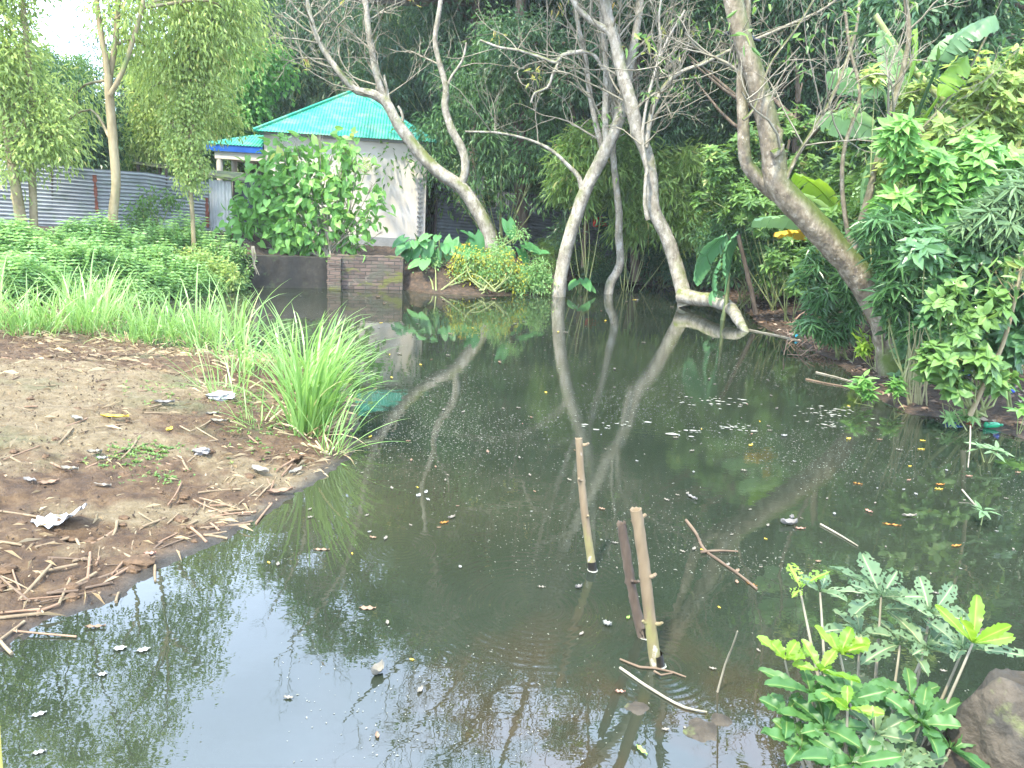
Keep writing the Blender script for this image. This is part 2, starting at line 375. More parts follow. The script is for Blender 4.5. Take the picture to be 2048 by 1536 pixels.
green = RAMP(NZ(20), [(.3,(.05,.07,.025)),(.7,(.15,.17,.07))])
sm = MR(MATH('ADD', attr('v'), MATH('MULTIPLY', MATH('SUBTRACT', NZ(5, 8, .65), .5), 1.6)), .34, .66)
col = MIX(sm, brown, sandc)
col = MIX(MATH('MULTIPLY', MR(NZ(1.1, 4), .56, .66), .55), col, green)
wetc = RAMP(NZ(7, 8, .7), [(.3,(.035,.03,.024)),(.7,(.10,.09,.07))])
wm = MR(MATH('ADD', attr('wet'), MATH('MULTIPLY', MATH('SUBTRACT', NZ(3), .5), .7)), .35, .8)
col = MIX(wm, col, wetc)
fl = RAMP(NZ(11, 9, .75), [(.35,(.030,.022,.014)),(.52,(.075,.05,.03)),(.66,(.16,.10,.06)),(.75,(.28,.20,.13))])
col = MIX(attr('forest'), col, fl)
p = n.nodes.new('ShaderNodeBsdfPrincipled'); L.new(col, p.inputs['Base Color']); L.new(MR(wm, 0, 1, .95, .35), p.inputs['Roughness'])
b = n.nodes.new('ShaderNodeBump'); b.inputs['Strength'].default_value = 1; b.inputs['Distance'].default_value = .06
L.new(MATH('ADD', NZ(38, 8, .75), NZ(9, 5)), b.inputs['Height']); L.new(b.outputs[0], p.inputs['Normal']); L.new(p.outputs[0], o.inputs['Surface'])
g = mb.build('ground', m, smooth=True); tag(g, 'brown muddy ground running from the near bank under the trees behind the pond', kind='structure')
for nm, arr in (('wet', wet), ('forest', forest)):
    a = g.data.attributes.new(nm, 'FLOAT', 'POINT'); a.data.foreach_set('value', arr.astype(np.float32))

# water
m, n, o = newmat('pond_water'); L = n.links
murk = RAMP(NZ(.55, 5, .6), [(.35,(.013,.018,.011)),(.65,(.021,.026,.016))])
cc = onz(1300, 1500)
t = n.nodes.new('ShaderNodeTexCoord')
def distto(c, sx=1, sy=1):
    q = n.nodes.new('ShaderNodeMapping'); q.inputs['Location'].default_value = (-c[0]*sx, -c[1]*sy, 0); q.inputs['Scale'].default_value = (sx, sy, 1)
    L.new(t.outputs['Object'], q.inputs[0]); l = n.nodes.new('ShaderNodeVectorMath'); l.operation = 'LENGTH'; L.new(q.outputs[0], l.inputs[0]); return l.outputs['Value']
shal = MATH('MULTIPLY', MR(distto(cc, .75, .9), 1.0, .25), MR(NZ(2.6, 4, .55), .42, .58))
c1 = MIX(shal, murk, (.030, .023, .012))
sh2 = MATH('MULTIPLY', MR(distto(onz(350, 640), .4, .5), 1.6, .3), 1.0)
c2 = MIX(MATH('MULTIPLY', sh2, .75), c1, (.055, .052, .042))
sh3 = MATH('MULTIPLY', MR(distto(onz(650, 1000), .5, .8), 1.0, .2), .6)
c3 = MIX(sh3, c2, (.035, .036, .018))
p = n.nodes.new('ShaderNodeBsdfPrincipled'); L.new(c3, p.inputs['Base Color']); p.inputs['Roughness'].default_value = .008
p.inputs['IOR'].default_value = 1.75
hgt = MATH('MULTIPLY', NZ(5, 3, .5, st=(1, 1.6, 1)), .0006)
hgt = MATH('ADD', hgt, MATH('MULTIPLY', NZ(38, 3, .6), MATH('MULTIPLY', MR(distto(onz(1330, 770), .5, .35), 1.6, .4), .00035)))
for (px, py, k, r0, r1, am) in ((800,1095,190,.05,.26,.00013),(1075,1215,150,.08,.62,.00013),(1062,1200,120,.3,.8,.00007),(1190,1150,170,.03,.28,.0001),(1310,1335,170,.03,.34,.0001)):
    d = distto(onz(px, py)); wv = MATH('SINE', MATH('MULTIPLY', d, float(k)))
    hgt = MATH('ADD', hgt, MATH('MULTIPLY', wv, MATH('MULTIPLY', MATH('MULTIPLY', MR(d, r1, r1*.55), MR(d, r0*.5, r0)), am)))
b = n.nodes.new('ShaderNodeBump'); b.inputs['Strength'].default_value = 1; b.inputs['Distance'].default_value = 1
L.new(hgt, b.inputs['Height']); L.new(b.outputs[0], p.inputs['Normal']); L.new(p.outputs[0], o.inputs['Surface'])
mb = MB(); mb.add([[-9.5,-3,0],[9,-3,0],[9,19.6,0],[-9.5,19.6,0]], [[0,1,2,3]])
wa = mb.build('water', m); tag(wa, 'dark still pond water reflecting trees and sky', kind='structure')

# ------------------------------------------------------------------ house
def frame(o, ang):
    ex = np.array([cos(ang), sin(ang), 0]); ey = np.array([-sin(ang), cos(ang), 0]); o = np.asarray(o, float)
    def T(v): v = np.asarray(v, float).reshape(-1, 3); return o+v[:, 0:1]*ex+v[:, 1:2]*ey+v[:, 2:3]*np.array([0, 0, 1])
    return T
PLAS = noisemat('pale_plaster', [(.3,(0.46,0.413,0.336)),(.5,(0.531,0.478,0.395)),(.7,(0.578,0.525,0.437))], scale=1.3, bump=.12, bscale=40, layers=[((.44,.41,.36), 2.2, .60, .85, (1,1,.25)), ((.56,.52,.46), .8, .52,.62,(1,1,3))])
PLINTH = noisemat('grey_cement', [(.3,(.20,.20,.19)),(.7,(.33,.33,.31))], scale=4, bump=.3, layers=[((.10,.11,.08), 3, .5, .7, (1,1,.4))])
TEAL = noisemat('teal_roof_paint', [(.3,(0.0148,0.244,0.163)),(.7,(0.0259,0.311,0.207))], scale=1.2, bump=.03, rough=.42, spec=.5, layers=[((.16,.30,.20), 1.6, .48, .72, (1,3,1))])
BLUE = noisemat('blue_fascia_paint', [(.3,(.01,.07,.32)),(.7,(.02,.12,.45))], scale=3, bump=0, rough=.5)
GAP = noisemat('dark_interior', [(.3,(.03,.03,.028)),(.7,(.06,.06,.055))], scale=3, bump=0)
cr = at(855, 283, 20.0); zt = cr[2]
B0 = np.array([cr[0], 20.0, 0.0]); ANG = radians(6.5); BT = frame(B0, ANG)
lf = at(527, 258, 19.5); BW = float(np.hypot(lf[0]-cr[0], .5)); BD = 6.2; GB = .55
house = thing('house', 'small pale plastered house with a teal corrugated hip roof beyond the brick wall', 'house', BT([[-BW/2, 0, GB]])[0])
mb = MB(); mb.box((-BW, 0, GB-.4), (0, BD, zt+.03), BT); mb.build('wall', PLAS, house)
mb = MB(); zpl = at(800, 476, 20)[2]; mb.box((-BW-.03, -.04, GB-.4), (.03, BD, zpl), BT); mb.build('plinth', PLINTH, house)
for xa, xb in ((-BW-.002, -BW+.26), (-BW*.485, -BW*.485+.24), (-.30, -.002)):
    mb = MB(); mb.box((xa, -.018, zpl), (xb, .02, zt-.1), BT); mb.build('pilaster', PLAS, house)
for k in range(13):
    zc = at(838, 358+k*9.6, 19.9)[2]; mb = MB(); mb.box((-.21, -.075, zc), (-.07, .01, zc+.035), BT); mb.box((-.165, -.06, zc-.06), (-.115, .01, zc), BT)
    mb.build('toothing_brick', PLINTH, house)
def facet(mb, A, Bp, updir, zup, reach, slopez, pitch=.076, ampz=.008, val=.5):
    """one hip-roof slope: eave A->Bp, plan direction updir, plan reach, rise; ribs run down the slope"""
    A = np.array(A, float); Bp = np.array(Bp, float); Ln = np.linalg.norm(Bp-A); k = int(Ln/pitch*6); u = np.linspace(0, Ln, k+1); e = (Bp-A)/Ln
    tt = np.minimum(np.minimum(u, Ln-u), reach)/reach; w_ = ampz*np.sin(u/pitch*2*pi)
    lo = A+u[:, None]*e; lo[:, 2] += w_; hi = A+u[:, None]*e+np.array(updir)*reach*tt[:, None]; hi[:, 2] += slopez*tt+w_
    V = np.stack([lo, hi], 1).reshape(-1, 3); i = np.arange(k)*2
    mb.add(BT(V), np.stack([i, i+2, i+3, i+1], 1), val)
OV = .21; ZE = zt-.02; xl, xr, yf, yb = -BW-OV, OV, -OV, BD+OV; reach = (xr-xl)/2
peak = at(697, 182, 20+reach*.9); RISE = peak[2]-ZE
mb = MB()
facet(mb, (xl,yf,ZE), (xr,yf,ZE), (0,1,0), 0, reach, RISE); facet(mb, (xr,yf,ZE), (xr,yb,ZE), (-1,0,0), 0, reach, RISE)
facet(mb, (xr,yb,ZE), (xl,yb,ZE), (0,-1,0), 0, reach, RISE); facet(mb, (xl,yb,ZE), (xl,yf,ZE), (1,0,0), 0, reach, RISE)
roof = mb.build('roof', TEAL, house)
for (a, b_) in (((xl,yf,ZE), ((xl+xr)/2, yf+reach, ZE+RISE)), ((xr,yf,ZE), ((xl+xr)/2, yf+reach, ZE+RISE)), (((xl+xr)/2, yf+reach, ZE+RISE), ((xl+xr)/2, yb-reach, ZE+RISE))):
    q = BT([a, b_])+[0, 0, .012]; mb = MB(); tube(mb, q, [.045, .045], 8, 1); mb.build('ridge_cap', TEAL, roof)
mb = MB(); mb.box((xl+.12, yf+.12, ZE-.06), (xr-.12, yb-.12, ZE-.035), BT); mb.build('soffit', PLINTH, house)
# veranda on the left side
vL = at(437, 300, 19.6); vx = BT([[-BW, 0, 0]])[0]; VW = float(np.linalg.norm(vL[:2]-vx[:2])); vz = at(480, 296, 19.4)[2]
ver = thing('veranda', 'low open veranda with teal roof and blue fascia left of the pale house', 'veranda', BT([[-BW-VW/2, 0, GB]])[0])
ver.parent = None
mb = MB(); k = int((VW+.35)/.076*6); u = np.linspace(-VW-.35, -.02, k+1)-BW; w_ = .011*np.sin(u/.076*2*pi); rch = 1.1
tt = np.clip((u-(-BW-VW-.35))/1.1, 0, 1)
lo = np.stack([u, np.full(k+1, -.12), vz+.06+w_], 1); hi = np.stack([u, -.12+rch*tt, vz+.06+.34*tt+w_], 1)
V = np.stack([lo, hi], 1).reshape(-1, 3); i = np.arange(k)*2; mb.add(BT(V), np.stack([i, i+2, i+3, i+1], 1))
y2 = np.linspace(-.12, 5.0, 400); w2 = .011*np.sin(y2/.076*2*pi); t2 = np.clip((y2+.12)/rch, 0, 1)
lo = np.stack([np.full(400, -BW-VW-.35), y2, vz+.06+w2], 1); hi = np.stack([-BW-VW-.35+1.1*t2, y2, vz+.06+.34*t2+w2], 1)
V = np.stack([hi, lo], 1).reshape(-1, 3); i = np.arange(399)*2; mb.add(BT(V), np.stack([i, i+1, i+3, i+2], 1)); mb.build('roof', TEAL, ver)
mb = MB(); mb.box((-BW-VW-.2, -.10, vz-.10), (-BW-.02, -.075, vz+.05), BT); mb.build('fascia', BLUE, ver)
mb = MB(); mb.box((-BW-VW-.02, -.05, vz-.28), (-BW-.02, .12, vz-.105), BT); mb.box((-BW-VW-.02, .12, vz-.26), (-BW-VW+.14, 4.9, vz-.11), BT); mb.build('beam', PLAS, ver)
for j in range(4):
    c0 = BT([[-BW-VW+.07, .03+j*1.45, 0]])[0]; mb = MB(); tube(mb, [(c0[0], c0[1], GB), (c0[0], c0[1], vz-.22)], [.075, .075], 14, 3); mb.build('column', PLAS, ver)
mb = MB(); mb.box((-BW-VW, 0, GB-.3), (-BW-.03, 4.9, GB+.12), BT); mb.build('floor_slab', PLINTH, ver)

# ------------------------------------------------------------------ fences, shed, walls
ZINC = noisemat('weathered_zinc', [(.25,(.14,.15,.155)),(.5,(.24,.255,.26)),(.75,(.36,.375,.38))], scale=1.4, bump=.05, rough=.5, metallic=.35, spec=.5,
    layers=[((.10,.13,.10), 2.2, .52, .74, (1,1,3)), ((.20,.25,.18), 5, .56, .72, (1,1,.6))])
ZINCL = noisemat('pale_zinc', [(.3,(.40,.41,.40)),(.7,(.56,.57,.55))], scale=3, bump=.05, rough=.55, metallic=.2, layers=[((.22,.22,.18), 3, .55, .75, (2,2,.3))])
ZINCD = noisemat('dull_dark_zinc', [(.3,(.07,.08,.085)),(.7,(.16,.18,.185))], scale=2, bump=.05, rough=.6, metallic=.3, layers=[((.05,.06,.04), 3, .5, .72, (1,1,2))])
RUST = noisemat('rust', [(.3,(.10,.03,.02)),(.7,(.26,.09,.05))], scale=8, bump=.2)
DARKW = noisemat('damp_dark_cement', [(.3,(.016,.014,.010)),(.5,(.035,.031,.023)),(.7,(.075,.065,.048))], scale=3, bump=.5, bdist=.03, layers=[((.07,.10,.03), 2.4, .54, .68, (1,1,1)), ((.02,.02,.017), 1.5, .45, .6, (1,1,.3))])
MOSSR = noisemat('mossy_tin', [(.3,(.05,.05,.04)),(.7,(.13,.13,.10))], scale=5, bump=.4, layers=[((.16,.20,.07), 6, .42, .6, (1,1,1))])
WOODD = noisemat('dark_old_wood', [(.3,(.04,.03,.022)),(.7,(.10,.08,.06))], scale=6, bump=.2)
def corr(mb, a, b, z0, z1a, z1b, vertical=False, pitch=.076, amp_=.011, waves=None):
    """corrugated sheet standing between plan points a and b"""
    a = np.array(a[:2], float); b = np.array(b[:2], float); Ln = np.linalg.norm(b-a); e = (b-a)/Ln; nn = np.array([e[1], -e[0]])
    if vertical:
        k = int(Ln/pitch*6); u = np.linspace(0, 1, k+1); d = amp_*np.sin(u*Ln/pitch*2*pi)
        P = a+np.outer(u*Ln, e)+np.outer(d, nn); z1 = z1a+(z1b-z1a)*u
        V = np.stack([np.column_stack([P, np.full(k+1, z0)]), np.column_stack([P, z1])], 1).reshape(-1, 3); i = np.arange(k)*2
        mb.add(V, np.stack([i, i+2, i+3, i+1], 1))
    else:
        nw = waves or int((z1a-z0)/pitch); k = nw*6; u = np.linspace(0, 1, k+1); d = amp_*np.sin(u*nw*2*pi)
        rows = []
        for s, z1 in ((0, z1a), (1, z1b)):
            P = a+e*Ln*s+np.outer(d, nn); rows.append(np.column_stack([P, z0+(z1-z0)*u]))
        V = np.stack(rows, 1).reshape(-1, 3); i = np.arange(k)*2; mb.add(V, np.stack([i, i+1, i+3, i+2], 1))
FA = at(-160, 450, 14.3); FB = at(421, 482, 16.9); zl = at(0, 457, 14.7)[2]
def fpt(px, pyb, pyt):
    t = (px+160)/581; Yf = 14.3+2.6*t
    for _ in range(3):
        b_ = at(px, pyb, Yf)
    tp = at(px, pyt, Yf); return b_, tp
fence = thing('sheet_metal_fence', 'long grey corrugated metal fence with rust streaks behind the green weed bank', 'fence', (FA+FB)/2*[1,1,0]+[0,0,.5])
xs = [(-160,452,302),(0,457,317),(200,468,338),(300,474,345),(421,482,364)]
for (p0, p1) in zip(xs[:-1], xs[1:]):
    b0, t0 = fpt(*p0); b1, t1 = fpt(*p1); mb = MB()
    z0 = (b0[2]+b1[2])/2-.02; corr(mb, b0, b1, z0, t0[2], t1[2], waves=18); mb.build('metal_sheet', ZINC, fence, smooth=True)
for px, a, b_, wd in ((195,350,428,7),(416,396,455,7)):
    u0, _ = fpt(px-wd/2, b_, a); u1, _ = fpt(px+wd/2, b_, a); _, tz = fpt(px, b_, a); mb = MB()
    nn = np.array([.12, -1, 0])*.016
    prng = RNG(int(px)); k = 14; zz = np.linspace(u0[2], tz[2], k+1); cx = (u0+u1)/2; hw = np.linalg.norm(u1-u0)/2
    wdt = hw*(.5+.9*prng.random(k+1)); ex = (u1-u0)/np.linalg.norm(u1-u0)
    V = np.concatenate([[np.append((cx-ex*w_+nn)[:2], z), np.append((cx+ex*w_+nn)[:2], z)] for w_, z in zip(wdt, zz)])
    i = np.arange(k)*2; mb.add(V, np.stack([i, i+1, i+3, i+2], 1)); mb.build('rust_streak', RUST, fence)
for px in (100, 330):
    b0, t0 = fpt(px, 470, 330); mb = MB(); tube(mb, [b0+[0, .06, -.3], t0+[0, .06, .0]], [.03, .03], 6, 2); mb.build('post', WOODD, fence)
# low dark wall under the fence, running into the retaining wall
def slab(mb, a, b, z0, z1, th, back=1):
    a = np.array(a[:2]); b = np.array(b[:2]); e = (b-a)/np.linalg.norm(b-a); nn = np.array([-e[1], e[0]])*th*back
    v = [[*a, z0],[*b, z0],[*(b+nn), z0],[*(a+nn), z0],[*a, z1],[*b, z1],[*(b+nn), z1],[*(a+nn), z1]]
    mb.add(v, [[0,3,2,1],[4,5,6,7],[0,1,5,4],[1,2,6,5],[2,3,7,6],[3,0,4,7]])
w0 = onz(500, 575); w1 = onz(662, 577); w2 = onz(805, 580); zw = at(600, 512, w1[1])[2]
lw = thing('retaining_wall', 'dark damp cement retaining wall between the weed bank and the brick pier', 'wall', (w0[0], w0[1], 0))
mb = MB(); slab(mb, w0, w1, -.5, zw, .28); mb.build('wall_face', DARKW, lw)
f0 = np.array([FA[0], FA[1]-.03]); f1 = np.array([FB[0]+.3, FB[1]-.05])
mb = MB(); slab(mb, f0, f1, .1, zl-.005, .22); mb.build('wall_base', DARKW, lw)
w00 = np.array([w0[0]-1.5, w0[1]+.35]); mb = MB(); slab(mb, w00, w0[:2]-[.003, 0], -.5, zw-.01, .26); mb.build('wall_return', DARKW, lw)
# brick pier
m, n, o = newmat('old_brick'); L = n.links
t = n.nodes.new('ShaderNodeTexCoord'); q = n.nodes.new('ShaderNodeMapping'); q.inputs['Rotation'].default_value = (radians(90), 0, 0); L.new(t.outputs['Object'], q.inputs[0])
bk = n.nodes.new('ShaderNodeTexBrick'); L.new(q.outputs[0], bk.inputs['Vector']); bk.inputs['Scale'].default_value = 1
bk.inputs['Brick Width'].default_value = .22; bk.inputs['Row Height'].default_value = .072; bk.inputs['Mortar Size'].default_value = .009; bk.inputs['Mortar Smooth'].default_value = .3
bk.inputs['Color1'].default_value = (.07,.05,.037,1); bk.inputs['Color2'].default_value = (.15,.105,.08,1); bk.inputs['Mortar'].default_value = (.05,.045,.035,1)
cb = MIX(MR(NZ(2.2, 6, .7), .50, .62), bk.outputs['Color'], (.085,.08,.055)); cb = MIX(MR(NZ(1.6, 6, .7, st=(1,1,2)), .52, .62), cb, (.11,.115,.025))
cb = MIX(MR(NZ(5, 6, .7), .62, .72), cb, (.24,.205,.16))
p = n.nodes.new('ShaderNodeBsdfPrincipled'); p.inputs['Roughness'].default_value = .9; L.new(cb, p.inputs['Base Color'])
b = n.nodes.new('ShaderNodeBump'); b.inputs['Strength'].default_value = .8; b.inputs['Distance'].default_value = .02
L.new(MATH('ADD', MATH('MULTIPLY', bk.outputs['Fac'], -.8), NZ(18, 6)), b.inputs['Height']); L.new(b.outputs[0], p.inputs['Normal']); L.new(p.outputs[0], o.inputs['Surface'])
bp = thing('brick_wall', 'old mossy brick wall end standing in the pond in front of the pale house', 'wall', (w1[0], w1[1], 0))
zb = at(735, 510, w2[1])[2]
rb = RNG(3); mb = MB(); e = (w2-w1)[:2]; Ln = np.linalg.norm(e); k = 26
a_ = np.linspace(0, 1, k+1); top = zb+rb.normal(0, .008, k+1); top[-1] -= .05; top[-2] -= .015; top[0] += .0
bs = w1[:2]+np.outer(a_, e)+np.array([.004, -.05]); V = np.concatenate([[[*p_, -.5], [*p_, z], [p_[0]-.02, p_[1]+.3, z], [p_[0]-.02, p_[1]+.3, -.5]] for p_, z in zip(bs, top)])
i = np.arange(k)*4; mb.add(V, np.concatenate([np.stack([i+c, i+4+c, i+4+(c+1) % 4, i+(c+1) % 4], 1) for c in range(3)])); mb.add(V[-4:], [[0,3,2,1]]); mb.add(V[:4], [[0,1,2,3]])
mb.build('wall_face', m, bp)
zb2 = at(680, 514, w1[1])[2]
mb = MB(); c0 = w1[:2]+[-.05, -.12]
for k in range(12):
    z0 = -.03+k*.072
    if z0+.07 > zb-.01: break
    jx = rb.uniform(-.012, .012); mb.box((c0[0]+jx, c0[1]+rb.uniform(0, .012), z0), (c0[0]+.27+jx*.4, c0[1]+.2, z0+.064))
mb.build('brick_pier', m, bp)
# shed behind the fence, with sheet doors
sh = thing('tin_shed', 'low tin shed with mossy flat roof and pale sheet door ending the grey fence', 'shed', (at(440, 482, 17.3)[0], 17.3, .9))
def quadroof(mb, P, th=.03):
    P = np.array(P, float); V = np.vstack([P, P-[0, 0, th]]); mb.add(V, [[0,1,2,3],[7,6,5,4],[0,4,5,1],[1,5,6,2],[2,6,7,3],[3,7,4,0]])
mb = MB(); quadroof(mb, [at(262,322,17.2), at(340,334,17.2), at(345,331,18.8), at(270,319,18.8)], .05); mb.build('roof', MOSSR, sh)
mb = MB(); quadroof(mb, [at(398,346,16.95), at(492,361,17.0), at(488,345,19), at(400,338,19)], .05); mb.build('roof', MOSSR, sh)
zf = at(440, 486, 17.1)[2]-.05
mb = MB(); corr(mb, at(422,484,17.1), at(466,484,17.1), zf, at(430,359,17.1)[2], at(466,363,17.1)[2], True); mb.build('door', ZINCL, sh, smooth=True)
mb = MB(); corr(mb, at(468,484,17.6), at(540,484,17.7), zf, at(470,362,17.6)[2], at(520,366,17.7)[2], True); mb.build('wall_panel', ZINCD, sh, smooth=True)
mb = MB(); tube(mb, [at(467,486,17.05), at(467,362,17.05)], [.025,.025], 6, 2); mb.build('door_post', WOODD, sh)
for px in (276, 320):
    mb = MB(); tube(mb, [at(px,372,17.3), at(px,330,17.3)], [.035,.035], 6, 2); mb.build('post', WOODD, sh)
# back fence on the right, in the shade
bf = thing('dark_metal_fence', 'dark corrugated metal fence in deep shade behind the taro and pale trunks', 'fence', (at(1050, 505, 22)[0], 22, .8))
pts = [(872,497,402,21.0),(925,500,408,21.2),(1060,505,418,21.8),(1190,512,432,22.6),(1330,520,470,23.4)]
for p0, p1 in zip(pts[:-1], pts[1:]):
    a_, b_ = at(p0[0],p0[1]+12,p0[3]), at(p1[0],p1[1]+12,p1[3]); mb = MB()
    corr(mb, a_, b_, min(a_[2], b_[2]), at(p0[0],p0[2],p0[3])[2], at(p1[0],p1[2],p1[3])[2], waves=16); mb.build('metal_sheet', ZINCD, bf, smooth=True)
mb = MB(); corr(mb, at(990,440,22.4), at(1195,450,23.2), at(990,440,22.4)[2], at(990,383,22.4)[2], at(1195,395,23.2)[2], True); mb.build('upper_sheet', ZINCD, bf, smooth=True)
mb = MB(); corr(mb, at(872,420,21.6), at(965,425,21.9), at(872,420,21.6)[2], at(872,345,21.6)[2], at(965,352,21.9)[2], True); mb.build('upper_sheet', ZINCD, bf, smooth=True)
mb = MB(); tube(mb, [at(868,500,20.9), at(874,395,20.9)], [.03,.03], 6, 2); mb.build('post', WOODD, bf)
ts = thing('tin_roof_shelter', 'small bright tin roof corner glimpsed right of the pale house behind the leaning tree', 'shelter', (at(905,400,23)[0], 23, .9))
mb = MB(); quadroof(mb, [at(868,352,22.2), at(935,372,22.2), at(930,345,24.5), at(868,328,24.5)], .03); mb.build('roof', ZINCL, ts)
mb = MB()
for px in (872, 930): tube(mb, [(*at(px,360,22.6)[:2], .8), at(px,355,22.6)], [.04,.04], 6, 2)
mb.build('post', WOODD, ts)
tr2 = thing('tin_roof_strip', 'pale strip of a far tin roof above the dark fence near the forked pale trunk', 'roof', (at(1100,400,25)[0], 25, .9))
mb = MB(); quadroof(mb, [at(1068,404,24.5), at(1128,408,24.5), at(1124,396,26), at(1072,394,26)], .03); mb.build('sheet', ZINCL, tr2)
mb = MB(); tube(mb, [(*at(1098,404,25)[:2], .8), at(1098,402,25)], [.04,.04], 6, 2); mb.build('post', WOODD, tr2)
RED = noisemat('red_cloth', [(.3,(.22,.02,.015)),(.7,(.42,.05,.03))], scale=5, bump=.2)
rc = RNG(5); mb = MB(); k = 10
A = np.array([[at(1186+i*4.2, 434+j*4+1.5*sin(i*1.1+j), 22.2)+[0, .03*sin(i*1.4+j*.7), 0] for i in range(k)] for j in range(6)]).reshape(-1, 3)
i = (np.arange(5)[:, None]*k+np.arange(k-1)[None]).ravel(); mb.add(A, np.stack([i, i+1, i+k+1, i+k], 1)); ob = mb.build('red_cloth', RED, off=A.mean(0)); tag(ob, 'small dark red cloth hanging over the dark metal fence', 'cloth')
# white house behind the left trees
wh = thing('white_house', 'white walled house glimpsed behind the left trees above the grey fence', 'house', (at(62,300,24)[0], 24, .8))
WHITE = noisemat('white_wall', [(.3,(.62,.63,.63)),(.7,(.78,.79,.79))], scale=2, bump=0)
mb = MB(); a_ = at(8, 330, 24); b_ = at(160, 330, 24); mb.box((a_[0], 24, .5), (b_[0], 29, at(60, 268, 24)[2])); mb.build('wall', WHITE, wh)
mb = MB(); zr = at(60, 268, 24)[2]+.01; mb.add([[a_[0]-.3,23.7,zr],[b_[0]+.3,23.7,zr],[b_[0]+.3,29.3,zr],[a_[0]-.3,29.3,zr],[a_[0]+.6,26.5,zr+.6],[b_[0]-.6,26.5,zr+.6]], [[0,1,5,4],[2,3,4,5]]); mb.add([[a_[0]-.3,23.7,zr],[b_[0]+.3,23.7,zr],[b_[0]+.3,29.3,zr],[a_[0]-.3,29.3,zr],[a_[0]+.6,26.5,zr+.6],[b_[0]-.6,26.5,zr+.6]], [[3,0,4],[1,2,5]]); mb.build('roof', ZINCL, wh)

# ------------------------------------------------------------------ bare leaning trees
def PL(pts, Y):
    """pixel polyline -> world; entries (px,py[,Y])"""
    return np.array([at(q[0], q[1], q[2] if len(q) > 2 else Y) for q in pts])
def twigs(mb, rng, base, d, L, r, lv, tips, wig=.35, upb=.25, nseg=5):
    p = [np.array(base)]; d = nrm(d); dd = d.copy(); drift = rng.normal(size=3)*.12
    for i in range(nseg):
        dd = nrm(dd+rng.normal(size=3)*wig*.5+drift+np.array([0, 0, upb*.3])); p.append(p[-1]+dd*L/nseg)
    rad = np.linspace(r, r*.35, nseg+1); tube(mb, p, rad, 6 if r > .02 else (4 if r > .008 else 3), L/nseg/(1.6 if r > .02 else 1), cap=False)
    if lv <= 0: tips.append((p[-1], dd)); return
    k = rng.integers(3, 6)
    for j in range(k):
        t = rng.uniform(.25, 1); i = min(nseg-1, int(t*nseg)); b_ = p[i]+(p[i+1]-p[i])*(t*nseg-i)
        nd = nrm(nrm(p[i+1]-p[i])*.8+nrm(np.cross(rng.normal(size=3), p[i+1]-p[i]))*.9+np.array([0, 0, upb]))
        twigs(mb, rng, b_, nd, L*rng.uniform(.35, .62), r*.55, lv-1, tips, wig, upb)
    tips.append((p[-1], dd))
def bare_tree(name, label, base, limbs, bark, seed, ntw, twL, leafn=0, leafkey='autumn', high=(), lv=2, gy0=300):
    rng = RNG(seed); base = np.array(base); root = thing(name, label, 'tree', base)
    mb = MB(); polys = []
    for pts, Y_, rpx in limbs:
        W = PL(pts, Y_); r = np.array([rp/2/FPX*max(1, (w_-CAM)@Fv) for rp, w_ in zip(np.interp(np.linspace(0, 1, len(W)), np.linspace(0, 1, len(rpx)), rpx), W)])
        tube(mb, W, r, 12 if r[0] > .05 else 8, .12, .045, rng); polys.append((W, r))
    mb.build('trunk', bark, root, smooth=True)
    mb = MB(); tips = []
    for W, r in high:
        tube(mb, W, r, 8, .25, .03, rng)
    polys2 = polys+list(high)
    # side shoots from the upper limbs
    cand = []
    for W, r in polys2:
        p, rr = smoothline(W, r, .2)
        for i in range(1, len(p)-1):
            if proj(p[i])[1] < gy0 and rr[i] < .13: cand.append((p[i], p[i+1]-p[i], rr[i]))
    for j in range(ntw):
        p, t, rr = cand[rng.integers(len(cand))]
        d = nrm(nrm(t)*.4+nrm(np.cross(rng.normal(size=3), t))*1.0+np.array([0, 0, .35]))
        twigs(mb, rng, p, d, twL*rng.uniform(.5, 1.2), min(rr*.45, .022), lv, tips)
    mb.build('branches', TWIG if bark is not BARKT else bark, root, smooth=True)
    if leafn and tips:
        mb = MB(); idx_ = rng.integers(len(tips), size=leafn); hz = np.array([tips[i][0][2] for i in idx_])
        P = np.array([tips[i][0] for i in idx_]); P = np.repeat(P, 6, 0)+rng.normal(size=(leafn*6, 3))*.07
        D = sph(rng, len(P))*.8+[0, 0, -.5]; leaves(mb, P, D, sph(rng, len(P))+[0, 0, .8], .11+.07*rng.random(len(P)), .04, 'lance', rng)
        mb.build('leaves', G[leafkey], root)
    return root, polys
def rise(W, r, top, n, rng, spread, twist=.35):
    """extend a limb above the frame in real space"""
    p = [np.array(W[-1])]; d = nrm(W[-1]-W[-2])
    for i in range(n):
        d = nrm(d+rng.normal(size=3)*twist*.5+np.array(spread)); p.append(p[-1]+d*top/n)
    return np.array(p), np.linspace(r[-1], .015, n+1)

def hi(limb, Ypx, seed, top, spread, n=6):
    pts, Y_, rpx = limb; W = PL(pts, Y_); r = np.array([rpx[-1]/2/FPX*np.linalg.norm(W[-1]-CAM)]); return rise(W, r, top, n, RNG(seed), spread)

